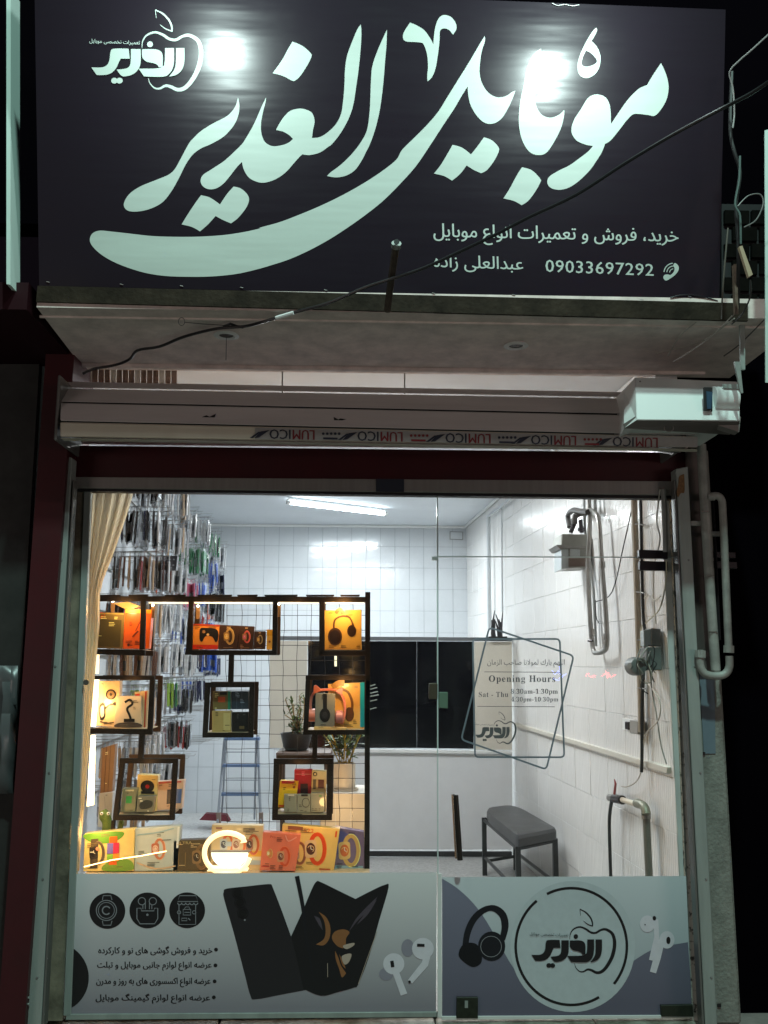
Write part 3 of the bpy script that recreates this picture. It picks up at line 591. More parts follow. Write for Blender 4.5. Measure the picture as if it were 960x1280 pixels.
# a warm-lit top hem where the film folds to the ledge
mp_b = mat('black_print', (.012, .010, .012), .4); mp_g = pc((150, 150, 156), .4)
def pf(name, parts, m, off=.001, par=None):
    if name in ('screen_print', 'earbud_print', 'earbud_vent_print', 'print_ring', 'headphones_print'):
        for i, p in enumerate(parts): r = lay(name, [p], G0, off+i*.0002, m, par or f1)
        return r
    return lay(name, parts, G0, off, m, par or f1)
pf('print_half_disc', [fillmesh([[(89.5, 1184)]+[(67+44*math.cos(a), 1222+44*math.sin(a)) for a in [math.radians(-58+i*5.6) for i in range(21)]]+[(85.2, 1262)]])], mp_b)
c5 = lambda p: zz(80, 1080, 3.84, p)
for k, (cx, cy_) in enumerate(((134.2, 1138.6), (184.2, 1138), (233.9, 1137.8))):
    pf('icon_disc', [disc(cx, cy_, 22.4, n=40)], mp_b)
S = []; ICON = []
S += [stroke(arc(133, 1138, 12.6, 0, 360, 30), 1.1), stroke(arc(133, 1138, 10, 0, 360, 26), .8), stroke(arc(133, 1138, 5, 40, 330, 16), 1.6)]
for sgn in (-1, 1): S += [stroke([(128, 1138+sgn*13), (129, 1138+sgn*18.5), (138.5, 1138+sgn*18.5), (140, 1138+sgn*13)], 1.1)]
ICON.append(S); S = []
S += [stroke(c5([(350, 212), (370, 212), (372, 225), (432, 225), (434, 212), (450, 212), (450, 262), (435, 287), (365, 287), (350, 262)]), 1.1, closed=True), disc(184.2, 1143.5, 1.5)]
for sx in (-1, 1):
    S += [stroke(arc(184.2+sx*6.8, 1126.5, 4.6, 0, 360, 14), 1.0), stroke([(184.2+sx*2.6, 1127), (184.2+sx*2.6, 1136.5)], 1.0), stroke([(184.2+sx*5.6, 1131), (184.2+sx*5.6, 1136.5)], 1.0)]
ICON.append(S); S = []
S += [stroke(c5([(555, 152), (633, 152), (643, 180), (545, 180)]), 1.0, closed=True)]+[stroke(arc(80+(555+i*19.5)/3.84, 1080+186/3.84, 2.5, 0, 180, 6), 1.1) for i in range(5)]
S += [stroke(c5([(552, 196), (552, 290), (632, 290), (632, 196)]), 1.0), stroke(c5([(572, 218), (608, 218), (608, 245), (572, 245)]), 1.0, closed=True), stroke(c5([(578, 216), (584, 206), (600, 206), (604, 216)]), .8), stroke(c5([(578, 232), (604, 232)]), .9), stroke(c5([(565, 260), (590, 260), (590, 272), (565, 272)]), .9, closed=True), stroke(c5([(596, 260), (606, 270)]), 1.2),
      stroke(arc(80+552/3.84, 1080+232/3.84, 2.2, 0, 360, 8), .9), stroke(arc(80+625/3.84, 1080+232/3.84, 2.2, 0, 360, 8), .9)]
ICON.append(S)
for S in ICON: pf('icon_lines', S, mp_g, .0015)
for s, q, bl in (('خرید و فروش گوشی های نو و کارکرده', (123, 265.4, 1182.6, 1194), (270, 1187)), ('عرضه انواع لوازم جانبی موبایل و تبلت', (121.7, 264.4, 1202, 1213.5), (269.4, 1206.7)),
                 ('عرضه انواع اکسسوری های به روز و مدرن', (120.4, 263, 1222, 1234), (268.3, 1226.7)), ('عرضه انواع لوازم گیمینگ موبایل', (119.6, 262.3, 1242, 1254.5), (267.3, 1246.7))):
    pf('text_line', [text2d(arabic(s), [(q[0], q[2]), (q[1], q[2]), (q[1], q[3]), (q[0], q[3])], .040)], mp_b); pf('bullet', [disc(*bl, 2.4, n=12)], mp_b)
c6 = lambda p: zz(270, 1080, 3.43, p)
m_phone = mat('phone_print', srgb((40, 36, 40)), .4)
pf('phone_back_print', [fillmesh([crom(c6([(45, 106), (130, 96), (225, 86), (240, 92, 1), (280, 195), (325, 320, 1), (360, 440), (385, 540, 1), (280, 560), (170, 580), (148, 565), (120, 460), (75, 290), (35, 150), (33, 120)]), 4)])], m_phone)
pf('phone_open_print', [fillmesh([crom(c6([(430, 76), (450, 78), (520, 112), (598, 150, 1), (660, 118), (722, 90), (740, 100), (700, 240), (655, 400), (610, 515), (590, 530), (520, 550), (450, 565), (375, 535, 1), (350, 420), (322, 310, 1), (370, 205), (410, 110)]), 4)])], mp_b, .0016)
pf('stylus_print', [stroke(c6([(347, 52), (372, 180), (385, 300), (420, 500)]), [5.5, 4.6, 3.5, 1.5], curve=4)], pc((30, 28, 34), .35), .002)
pf('camera_bump_print', [stroke(arc(270+u/3.43, 1080+v/3.43, 6.6, 0, 360, 18), .6) for u, v in ((92, 125), (103, 165), (115, 210))]+[disc(270+u/3.43, 1080+v/3.43, 5, n=16) for u, v in ((92, 125), (103, 165), (115, 210))], pc((28, 24, 26), .3), .002)
pf('flash_print', [disc(306, 1150, 1.2, n=8)], mp_g, .0024)
m_pet = pc((150, 100, 62), .4); m_petb = pc((84, 74, 84), .4); m_petc = pc((190, 170, 155), .4)
pf('screen_print', [shape(c6([(440, 205, 1), (472, 228), (490, 270), (486, 318), (462, 348), (428, 345, 1), (462, 322), (470, 285), (462, 240)])), shape(c6([(497, 318), (510, 290), (545, 280), (572, 292), (558, 318), (556, 345), (545, 362, 1), (518, 350)])), shape(c6([(510, 372, 1), (524, 400), (536, 435), (558, 468, 1), (540, 486), (528, 450), (514, 410)])), shape(c6([(528, 385, 1), (548, 425), (556, 450, 1), (540, 430)]))], m_pet, .0022)
pf('screen_print', [shape(c6([(692, 140, 1), (668, 185), (610, 240), (570, 290, 1), (598, 238), (640, 190)])), shape(c6([(420, 222, 1), (446, 236), (458, 285, 1), (442, 262)])), shape(c6([(690, 152, 1), (652, 215), (602, 262, 1), (640, 210)]))], m_petb, .0025)
pf('screen_print', [shape(c6([(545, 350), (590, 338), (590, 350), (560, 365)])), shape(c6([(540, 395), (580, 385), (570, 420), (550, 430)])), stroke(c6([(610, 515), (640, 430), (690, 290)]), .7), stroke(c6([(478, 425), (479, 485)]), .6)], m_petc, .0028)
m_bud, m_buds = pc((226, 222, 232), .4), pc((150, 146, 160), .4)
pf('earbud_print', [disc(270+730/3.43, 1080+472/3.43, 9, 8), disc(270+822/3.43, 1080+360/3.43, 8, 11)], m_buds, .001)
pf('earbud_print', [disc(270+762/3.43, 1080+428/3.43, 13.3), stroke(c6([(762, 440), (782, 495), (806, 560)]), [8.5, 8, 8.5]), disc(270+887/3.43, 1080+363/3.43, 13.6), stroke(c6([(910, 380), (895, 430), (832, 505)]), [8, 9, 7])], m_bud, .0014)
pf('earbud_vent_print', [stroke(c6([(754, 415), (758, 442)]), 4.2), stroke(c6([(862, 348), (894, 349)]), 3.6), disc(270+830/3.43, 1080+505/3.43, 1.6)], mp_b, .003)
# ---- printed film, right (on the door)
f2 = empty('film_sticker', P(705, 1180, -.004), 'blue grey printed film with round shop emblem on the glass door', 'window sticker')
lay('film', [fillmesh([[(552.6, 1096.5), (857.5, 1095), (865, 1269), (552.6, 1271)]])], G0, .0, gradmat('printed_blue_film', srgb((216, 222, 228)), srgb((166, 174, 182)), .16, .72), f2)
c7 = lambda p: zz(530, 1080, 2.743, p)
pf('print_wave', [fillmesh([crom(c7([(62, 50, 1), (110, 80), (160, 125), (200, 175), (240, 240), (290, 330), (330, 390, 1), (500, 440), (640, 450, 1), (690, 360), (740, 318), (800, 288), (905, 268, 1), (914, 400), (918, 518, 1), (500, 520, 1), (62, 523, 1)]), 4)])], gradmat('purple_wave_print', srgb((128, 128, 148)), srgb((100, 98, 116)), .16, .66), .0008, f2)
CX, CY = 530+510/2.743, 1080+283/2.743
pf('print_disc', [disc(CX, CY, 78, 82, n=56)], pc((198, 206, 212), .4), .0014, f2)
pf('print_ring', [stroke([(530+505/2.743+69.5*math.cos(a), CY+73*math.sin(a)) for a in [math.radians(-116+i*4.1) for i in range(39)]], 3.3), stroke([(530+505/2.743+69.5*math.cos(a), CY+73*math.sin(a)) for a in [math.radians(60+i*4.4) for i in range(40)]], 3.3)], mp_b, .002, f2)
pf('emblem', logo2d(530+(368-85*.347)/2.743, 1080+(155-15*.364)/2.743, .347/2.743, .364/2.743), mp_b, .0022, f2)
m_hp = pc((26, 26, 34), .35)
pf('headphones_print', [stroke(c7([(140, 300), (148, 240), (170, 190), (205, 158), (240, 152), (270, 175), (278, 215), (268, 260)]), [7, 8, 8, 7, 9, 9, 7], curve=4)], m_hp, .0016, f2)
pf('headphones_print', [shape(c7([(120, 300), (140, 272), (180, 275), (197, 310), (195, 340), (165, 353), (125, 325)]))], pc((18, 18, 24), .35), .002, f2)
pf('headphones_print', [disc(530+232/2.743, 1080+282/2.743, 17, 18.5), ], m_hp, .0024, f2)
pf('headphones_print', [stroke(arc(530+230/2.743, 1080+283/2.743, 13, 0, 360, 20), .7)], mp_g, .0028, f2)
pf('earbud_print', [disc(530+766/2.743, 1080+205/2.743, 9.5, 10.5), stroke(c7([(795, 190), (798, 250), (778, 330)]), [6, 6.5, 5]), disc(530+833/2.743, 1080+260/2.743, 9.5, 11), stroke(c7([(815, 260), (800, 320), (785, 372)]), [8, 9, 8])], m_bud, .002, f2)
pf('earbud_vent_print', [disc(530+790/2.743, 1080+186/2.743, 2.2, 2.8), disc(530+838/2.743, 1080+262/2.743, 2.6, 4.6), disc(530+758/2.743, 1080+208/2.743, .8)], mp_b, .003, f2)
# ---- opening hours transfer
f3 = empty('hours_sticker', P(646, 870, -.002), 'grey opening hours lettering inside two crossed frames on the door glass', 'window sticker')
m_tr = mat('grey_transfer', srgb((112, 122, 132)), .5); m_trd = mat('dark_grey_transfer', srgb((92, 94, 96)), .5)
c3 = lambda p: zz(560, 780, 5.333, p)
def ph(name, parts, m=m_trd, off=.001): return lay(name, parts, YP(-.001), off, m, f3)
ph('frame_line', [stroke(rrect(c3([(165, 100), (745, 100), (775, 888), (180, 888)]), 5), 2.2, closed=True)], m_tr)
ph('frame_line', [stroke(rrect(c3([(275, 22), (838, 212), (655, 970), (88, 770)]), 5.5), 2.2, closed=True)], m_tr, .0016)
ph('text_line', [text2d(arabic('اللهم بارك لمولانا صاحب الزمان'), c3([(262, 236), (778, 236), (778, 290), (262, 290)]), .006)])
ph('rule_line', [stroke(c3([(242, 319), (755, 322)]), .7)]); ph('rule_line', [stroke(c3([(195, 549), (712, 552)]), .7)])
ph('text_line', [text2d(serif('Opening Hours'), c3([(272, 342), (715, 342), (715, 400), (272, 398)]), 0, 1.12)])
ph('text_line', [text2d(serif('Sat - Thu'), c3([(205, 452), (402, 452), (402, 487), (205, 487)]), -.008, 1.1)])
ph('text_line', [text2d(serif('8:30am-1:30pm'), c3([(418, 432), (732, 432), (732, 474), (418, 474)]), -.008, 1.05)])
ph('text_line', [text2d(serif('4:30pm-10:30pm'), c3([(420, 486), (735, 486), (735, 525), (420, 525)]), -.008, 1.05)])
ph('emblem', logo2d(560+(182-85*.3265)/5.333, 780+(585-15*.355)/5.333, .3265/5.333, .355/5.333))
# ================================================================== WINDOW DISPLAY
WARM = (1, .56, .20)
m_wood = mat('dark_stained_wood', (.012, .007, .005), .7, spec=.15, noise=.4, nscale=30, stretch=(1, 1, .3))
YF, DF = .32, .13
st = empty('display_stand', P(290, 1090, YF), 'black open display stand of joined square frames with a wire grid behind the window', 'display stand')
def bar(name, q, Y=YF, d=.028): return slab(name, q, Y, d, m_wood, st, .0015)
def fbar(q, d=.022):
    f = [P(u, v, YF) for u, v in q]
    hexa('frame_board', f, [p+Vector((0, d, 0)) for p in f], m_wood, st, .0015)
    g = [p+Vector((0, .18, 0)) for p in f]                       # the same board of the rear frame
    hexa('rear_frame_board', g, [p+Vector((0, .016, 0)) for p in g], m_woodb, st, .0015)
m_woodb = mat('lit_rear_wood', (.05, .026, .014), .6, spec=.2, noise=.3, nscale=30)  # browner than the front boards: warm light put into the colour
m_shelf = mat('pale_shelf_board', (.46, .36, .24), .5, noise=.15)
def shelf(u0, u1, v, s=0):
    a, b_ = P(u0, v, YF), P(u1, v, YF); z = (a.z+b_.z)/2
    bx('shelf', a.x, b_.x, YF+.004, YF+.19, z-.004, z, m_shelf, st)
def frame(u0, v0, u1, v1, th=6.5, slant=0):
    fbar([(u0, v0), (u1, v0), (u1, v0+th), (u0, v0+th)])
    fbar([(u0-slant, v1-th), (u1-slant*.5, v1-th), (u1-slant*.5, v1), (u0-slant, v1)])
    fbar([(u0, v0+th), (u0+th, v0+th), (u0+th-slant, v1-th), (u0-slant, v1-th)])
    fbar([(u1-th, v0+th), (u1, v0+th), (u1-slant*.5, v1-th), (u1-th-slant*.5, v1-th)])
    shelf(u0-slant+th*.6, u1-slant*.5-th*.6, v1-th)
bar('top_rail', [(118, 745), (458, 746), (458, 752.5), (118, 751)], d=.04)
bar('upright', [(456.5, 740), (463, 740), (462, 1091), (455.5, 1091)], d=.04)
for u0, u1 in ((118, 150), (160, 185), (205, 232), (246, 290), (296, 322), (330, 372), (382, 418), (425, 450)):
    bar('rail_block', [(u0, 743.4), (u1, 743.2), (u1-1, 745.4), (u0+1, 745.4)], d=.02)
fbar([(176, 751), (182, 751), (180.5, 812), (174, 812)]); fbar([(119, 811), (181, 812.5), (181, 819.5), (118, 818)]); shelf(121, 178, 811.5)
fbar([(236, 751), (241.5, 751), (240, 814), (232, 814)]); fbar([(341, 751), (347, 751), (346, 818), (340, 818)]); fbar([(232, 812.5), (345, 813), (345, 818.7), (231, 818.5)]); shelf(240, 342, 812.6)
fbar([(399, 751), (405.5, 751), (405.5, 817), (399, 817)]); fbar([(399, 813.4), (457, 813.4), (457, 819.5), (399, 819.5)]); shelf(404, 457, 813.2)
fbar([(115, 844.5), (193, 845), (193, 850), (115, 849.5)]); fbar([(187, 850), (193, 850), (190, 912), (184, 912)]); fbar([(113, 910), (190, 911.5), (190, 918.5), (112.5, 917)]); shelf(116, 187, 910.6)
frame(256, 853, 318, 922, 6.2, 3)
frame(149, 948, 222, 1025.5, 6.4, 8)
frame(382, 844, 463, 918.5, 6, 3)
frame(342, 948.5, 416, 1025.5, 7, 2)
bar('link_bar', [(174, 918), (180, 918), (178, 949), (172, 949)]); bar('link_bar', [(286, 818), (292, 818), (291, 854), (284.6, 854)]); bar('link_bar', [(391, 918), (397, 918), (396, 949), (390, 949)])
bar('link_bar', [(139, 1026), (143, 1026), (141, 1060), (138, 1060)])
# grid behind
YG = .535; rn = random.Random(3)
gw = []
for i in range(11):
    u = 284+i*17.4+rn.uniform(-1.2, 1.2); gw.append(([P(u+rn.uniform(-1, 1)+math.sin(v/23)*.5, v, YG) for v in range(748, 1075, 18)], .0014))
for j in range(18):
    v = 752+j*18.4+rn.uniform(-1, 1); gw.append(([P(u, v+rn.uniform(-.4, .4), YG+.003) for u in range(283, 462, 16)], .0014))
tubes('wire_grid', gw, mat('black_wire', (.02, .018, .016), .4, .3), st, seg=5)
# LED strips (lamps with their own light)
m_led = glow('warm_led', (1, .62, .26), 8.0); m_ledd = glow('warm_led_dim', (1, .72, .40), 2.2)
def lampbar(name, q, Y, m=None, d=.006, par=None): return slab(name, q, Y, d, m or m_led, par)
def plight(name, loc, pw, col=WARM, r=.02):
    l = bpy.data.lights.new(name, 'POINT'); l.energy = pw; l.color = col; l.shadow_soft_size = r
    o = bpy.data.objects.new(name, l); COL.objects.link(o); o.location = loc; return o
ls = empty('glow_strip', P(118, 1010, YF), 'bright warm LED strip standing along the curtain at the left of the window', 'light strip')
lampbar('lit_segment', [(117.5, 849), (123.5, 849), (119.5, 908), (113.5, 908)], YF+.01, par=ls)
lampbar('lit_segment', [(113.5, 919), (119, 919), (117, 1006), (108.5, 1008)], YF+.01, par=ls)
lampbar('lit_segment', [(120, 815), (124, 815), (123, 842), (118, 842)], YF+.01, m_ledd, par=ls)
plight('led_strip_light', P(128, 880, YF-.0), 1.3); plight('led_strip_light', P(118, 960, YF-.04), 1.5); plight('led_strip_light', P(116, 1040, YF-.14), 1.6); plight('led_strip_light', P(400, 1020, YF-.17), .9); plight('led_strip_light', P(190, 1020, YF-.17), .8)
ls2 = empty('glow_strip', P(290, 752, YF+.06), 'thin warm LED strip fixed under the top rail of the display', 'light strip')
for a, b in ((186, 235), (243, 340), (349, 398), (407, 455)): lampbar('lit_segment', [(a, 752.6), (b, 753), (b, 754.6), (a, 754.2)], YF+.03, m_ledd, par=ls2)
for u, v, p_ in ((155, 760, 1.5), (206, 757, .3), (258, 764, .9), (300, 764, .8), (372, 757, .3), (428, 757, 2.0), (430, 856, 1.2), (165, 856, .4), (375, 958, .2), (185, 956, .2), (440, 830, .1)): plight('rail_and_fill_light', P(u, v, YF-.03), p_)  # light of the rail strip, plus fill added before the lower frames' boxes
m_tape = mat('copper_tape', (.35, .20, .09), .35, .4)
for (u, v), lb in zip(((191, 756.5), (247.5, 757.5), (348.5, 755), (141, 751.5)), ('tiny round warm lamp right of the orange box frame', 'tiny round warm lamp above the game controller box', 'tiny round warm lamp right of the watch box frame', 'tiny round warm lamp above the orange box')):
    e = empty('spot_lamp', P(u, v, YF+.08), lb, 'lamp', 'tiny lamps under the display rail')
    lathe('bulb', [(.002, -.004), (.006, -.002), (.006, .002), (.002, .004)], P(u, v, YF+.06), glow('warm_bulb', (1, .85, .6), 12), e, ax='y', seg=12)
    slab('tape', [(u-2.5, v+2), (u+2.5, v+2), (u+2, v+16), (u-2, v+16)], YF+.07, .003, m_tape, e)
# ledge
zl = P(290, 1089.5, .27).z
lg = bx('window_ledge', P(91, 1089, .06).x, P(462, 1089, .3).x, .02, .44, zl-.03, zl, mat('orange_lit_board', (.60, .46, .30), .5, noise=.15), kind='structure')
# curtain
cu_vs, cu_fs = [], []
rows = [(612, 106, 168), (640, 106, 160), (670, 105.5, 150), (700, 105, 139), (725, 104.5, 129), (742, 104, 125), (780, 103, 124.5), (840, 101, 119), (900, 99, 114), (960, 97, 109), (1010, 95, 105.5), (1050, 93.5, 101.5), (1089, 92, 99)]
NC = 44
for v, a, b in rows:
    for i in range(NC+1):
        s = i/NC; dp = .012*math.sin(s*31+v*.004)+.006*math.sin(s*67+1)+.006*math.sin(s*9+2)
        u = a+(b-a)*s
        cu_vs.append(P(u, v, .13+.05*s+dp*(.5+.5*(b-a)/62)))
for r in range(len(rows)-1):
    for i in range(NC): a = r*(NC+1)+i; cu_fs.append((a, a+1, a+NC+2, a+NC+1))
m_cur = mat('cream_satin', (.90, .84, .72), .5, noise=.1, nscale=10); nt = m_cur.node_tree; mx = nt.nodes.new('ShaderNodeMixShader'); tn = nt.nodes.new('ShaderNodeBsdfTranslucent'); tn.inputs[0].default_value = (*(.95, .89, .76), 1); mx.inputs[0].default_value = .7
nt.links.new(nt.nodes['Principled BSDF'].outputs[0], mx.inputs[1]); nt.links.new(tn.outputs[0], mx.inputs[2]); nt.links.new(mx.outputs[0], nt.nodes['Material Output'].inputs[0])
cu = mk('curtain', cu_vs, cu_fs, m_cur, smooth=True); tag(cu, 'cream satin curtain gathered at the left edge of the window', 'curtain')
sm = cu.modifiers.new('thickness', 'SOLIDIFY'); sm.thickness = .002
# ---- goods
def bil(q, s, t): return tuple((q[0][k]*(1-s)+q[1][k]*s)*(1-t)+(q[3][k]*(1-s)+q[2][k]*s)*t for k in (0, 1))
def goods(name, label, cat, q, col, prints=(), Y=.37, d=.05, rough=.35, group=None, side=None):
    if len(q) == 4 and not isinstance(q[0], tuple): q = rc(*q)
    c = P((q[2][0]+q[3][0])/2, (q[2][1]+q[3][1])/2, Y)
    e = empty(name, c, label, cat, group)
    slab('box', q, Y, d, pc(col, rough, coat=.5), e, .0015)
    fr = random.Random(int(q[0][0]*7+q[0][1])); wpx = q[1][0]-q[0][0]; lum = sum(col)/3
    if wpx > 14:                                   # rows of print too fine to read
        fine = []
        for blk in range(3 if wpx < 30 else 5):
            s0, t0 = fr.uniform(.05, .7), fr.choice((.06, .12, .8, .86, .9, fr.random()*.8+.1)); wd_ = fr.uniform(.12, .28)
            for l_ in range(fr.randint(1, 3)):
                t1 = t0+l_*2.0/max(20, q[3][1]-q[0][1]); w_ = wd_*fr.uniform(.5, 1)
                if t1 < .96: fine.append(poly(bil(q, s0, t1), bil(q, min(.97, s0+w_), t1), bil(q, min(.97, s0+w_), t1+.8/max(20, q[3][1]-q[0][1])), bil(q, s0, t1+.8/max(20, q[3][1]-q[0][1]))))
        lay('fine_print', fine, YP(Y), .0009, pc(tuple(int(c_*.5) for c_ in col) if lum > 110 else tuple(min(255, int(c_*1.8+60)) for c_ in col), .35), e, kind='stuff')
    by = {}
    for j, p_ in enumerate(prints):
        kind, colr = p_[0], p_[1]; w = q[1][0]-q[0][0]; h = q[3][1]-q[0][1]
        B = lambda s, t: bil(q, s, t)
        if kind == 'rect': g = poly(*[B(a, b) for a, b in ((p_[2], p_[3]), (p_[4], p_[3]), (p_[4], p_[5]), (p_[2], p_[5]))])
        elif kind == 'disc': g = disc(*B(p_[2], p_[3]), p_[4]*w, (p_[5] if len(p_) > 5 else p_[4])*w, n=18)
        elif kind == 'ring': c_ = B(p_[2], p_[3]); g = stroke([(c_[0]+p_[4]*w*math.cos(a), c_[1]+(p_[6] if len(p_) > 6 else p_[4])*w*math.sin(a)) for a in [i*math.pi/10 for i in range(20)]], p_[5]*w, closed=True)
        elif kind == 'line': g = stroke([B(*x) for x in p_[3]], p_[2]*w, curve=4)
        elif kind == 'text': g = text2d(p_[2], [B(p_[3], p_[4]), B(p_[5], p_[4]), B(p_[5], p_[6]), B(p_[3], p_[6])])[0]
        elif kind == 'watch': g = None
        elif kind == 'poly': g = shape([B(*x) for x in p_[2]], n=4)
        if kind == 'watch':
            cx_, cy_ = B(p_[2], p_[3]); r = p_[4]*w; strap, case, dial = p_[1], p_[5], p_[6]
            for k_, (gg, cc) in enumerate(((stroke([(cx_+r*.55+r*.75*math.cos(a), cy_+r*1.5*math.sin(a)) for a in [i*math.pi/12 for i in range(24)]], r*.42, closed=True), strap),
                    (stroke([(cx_+r*.55+r*.93*math.cos(a), cy_+r*1.68*math.sin(a)) for a in [i*math.pi/12 for i in range(-7, 8)]], r*.07), tuple(min(255, int(x*1.35+20)) for x in strap)),
                    (([(x, y) for x, y in rrect([(cx_-r*.75, cy_-r*.85), (cx_+r*.45, cy_-r*.95), (cx_+r*.5, cy_+r*.85), (cx_-r*.7, cy_+r*.95)], r*.35)], [tuple(range(20))]), case),
                    (disc(cx_-r*.12, cy_, r*.46, r*.62, n=18), dial), (stroke(arc(cx_-r*.12, cy_, r*.32, -160, 60), r*.07), case), (stroke([(cx_-r*.12, cy_), (cx_-r*.12, cy_-r*.35)], r*.08), (230, 226, 210)), (stroke([(cx_-r*.12, cy_), (cx_+r*.1, cy_+r*.1)], r*.07), (230, 226, 210)))):
                lay('print', [gg], YP(Y), .0012+j*.0003+k_*.00012, pc(cc, .35), e)
            continue
        lay('print', [g], YP(Y), .0012+j*.0003, pc(colr, .35) if not isinstance(colr, str) else MC[colr], e)
    return e
BK = (26, 22, 22)
goods('translucent_case_box', 'dull olive see-through box beside the orange box at the top left of the display', 'box', [(121, 765), (156, 766), (153, 811), (119, 810)], (126, 108, 60), [('rect', (196, 172, 96), .05, .02, .98, .05), ('rect', (84, 76, 44), .12, .2, .9, .95), ('text', (200, 70, 30), 'Gi', .04, 0, .3, .16)])
goods('orange_box', 'bright orange box standing behind the frame bar at the top left', 'box', [(156, 761), (190, 762), (186, 811), (153, 811)], (238, 104, 26), [('rect', (250, 176, 40), .02, 0, .98, .1), ('line', (120, 50, 20), .05, [(.35, .7), (.55, .55)]), ('line', (150, 60, 20), .03, [(.45, .55), (.6, .3)]), ('disc', (90, 40, 20), .22, .9, .05)], Y=.38)
goods('cream_cap', 'crumpled cream packet lying on top of the orange box', 'packet', [(141, 754), (160, 752), (176, 758), (160, 763)], (226, 188, 116), Y=.40, d=.04)
goods('game_controller_box', 'orange and red game controller box with dark gamepad picture', 'box', [(241, 779.5), (275, 781), (272, 811.5), (240, 811.5)], (232, 150, 62), [('rect', (214, 54, 24), 0, .82, 1, 1), ('rect', (170, 60, 30), 0, 0, 1, .08), ('poly', BK, [(.28, .2), (.5, .15), (.9, .2), (.98, .55), (.9, .72), (.75, .5), (.5, .48), (.38, .7), (.28, .6)]), ('disc', (220, 190, 140), .58, .42, .05), ('disc', (160, 120, 80), .42, .3, .06)])
for q, n, dc, lb in (([(274, 781), (299, 782), (297, 812), (273, 812)], 0, (184, 150, 92), 'dark smartwatch box with tan round watch face, widest of the dark watch boxes'), ([(299, 782), (318, 783), (316, 812), (297.5, 812)], 1, (200, 90, 90), 'dark watch box with a pink and yellow watch picture'), ([(318, 789), (332, 789), (330.5, 811.5), (317, 811.5)], 2, (170, 150, 110), 'short dark watch box at the right end of the watch row')):
    goods('watch_box', lb, 'box', q, (62, 40, 28), [('watch', dc, .42, .46, .24, (150, 116, 70), (226, 190, 110) if n != 1 else (200, 90, 140)), ('rect', (180, 150, 110), .4, .06, .58, .12), ('rect', (120, 90, 60), .25, .9, .75, .94)], group='dark watch boxes in a row')
goods('small_yellow_box', 'small yellow and white box beside the short dark watch box', 'box', [(333.5, 787), (341, 787), (340, 812), (333, 812)], (240, 196, 90), [('rect', (226, 170, 20), 0, 0, 1, .3), ('disc', (150, 90, 50), .5, .6, .2)])
goods('headphone_box', 'glowing yellow box with large brown headphones picture', 'box', [(405.5, 763), (452, 762), (452, 812), (406, 812)], (238, 190, 92), [('line', (96, 62, 34), .05, [(.25, .45), (.28, .25), (.48, .15), (.68, .2), (.78, .42)]), ('line', (150, 104, 40), .10, [(.3, .08), (.42, -.02), (.5, .1)]), ('disc', (88, 58, 34), .28, .67, .19, .24), ('disc', (44, 26, 16), .28, .68, .15, .19), ('disc', (70, 44, 24), .73, .53, .12, .16), ('disc', (44, 26, 16), .74, .53, .09, .13), ('rect', (190, 140, 50), .86, .9, .96, .94)], d=.06)
goods('headphone_box', 'tall yellow headphone box with turquoise edge behind the cat-ear headset', 'box', [(410, 855), (455.5, 853), (455.5, 911), (411, 912)], (236, 184, 100), [('rect', (20, 176, 214), .88, 0, 1, .96), ('line', (120, 78, 40), .07, [(.36, .12), (.55, .2), (.66, .42), (.64, .65)]), ('disc', (96, 60, 36), .58, .68, .13, .2), ('line', (170, 120, 40), .16, [(.12, .08), (.3, -.01), (.45, 0)]), ('rect', (200, 160, 110), .72, .06, .82, .12)], Y=.42)
goods('headphone_box', 'small grey box with black headphones picture in front of the cat-ear headset', 'box', [(394.5, 866), (419, 867), (418, 911), (393.5, 909)], (128, 126, 118), [('line', BK, .2, [(.48, .02), (.5, .45)]), ('disc', BK, .5, .63, .27, .36), ('disc', (50, 46, 50), .5, .63, .14, .18)], Y=.355, d=.03)
goods('leaflet', 'pale leaflet lying on the floor of the cat-ear headset frame', 'leaflet', [(393, 908), (434, 909), (432, 913.5), (391, 913)], (224, 190, 130), Y=.35, d=.01)
# cat-ear headset
ce = empty('cat_ear_headset', P(402, 905, .38), 'pink cat-ear headset hanging behind the small grey box', 'headset')
m_pk, m_pk2 = pc((226, 130, 110), .4), pc((196, 128, 130), .4)
tube('headband', [P(u, v, .385) for u, v in ((388, 895), (388.5, 878), (391, 868), (398, 863), (412, 862), (423, 864), (430, 875), (431, 892), (427, 905))], .006, m_pk, ce, curve=4)
for m_, q in ((m_pk, [(391, 868), (392, 857), (395, 856), (403, 863)]), (m_pk2, [(418, 864), (428, 858.5), (429, 862), (427, 870)])):
    slab('ear', q, .375, .018, m_, ce, .003)
lathe('ear_cushion', [(.018, -.02), (.030, -.015), (.030, .015), (.018, .02)], P(390, 894, .385), m_pk, ce, ax='x'); lathe('ear_cushion', [(.018, -.02), (.030, -.015), (.030, .015), (.018, .02)], P(424, 896, .385), m_pk2, ce, ax='x')
goods('phone_holder_box', 'large white box with black phone holder picture in the left frame', 'box', [(124, 851), (150, 851), (148, 909), (118.5, 907)], (214, 184, 142), [('disc', (120, 96, 70), .6, .3, .24), ('ring', BK, .6, .3, .22, .07), ('disc', BK, .6, .3, .07), ('poly', BK, [(.12, .55), (.34, .5), (.4, .8), (.2, .86)]), ('poly', (206, 190, 170), [(.17, .6), (.31, .56), (.35, .76), (.23, .8)]), ('line', BK, .09, [(.35, .62), (.6, .52), (.95, .5)]), ('disc', BK, .8, .5, .09), ('line', (70, 60, 50), .06, [(.2, .9), (.5, .93), (.8, .9)])])
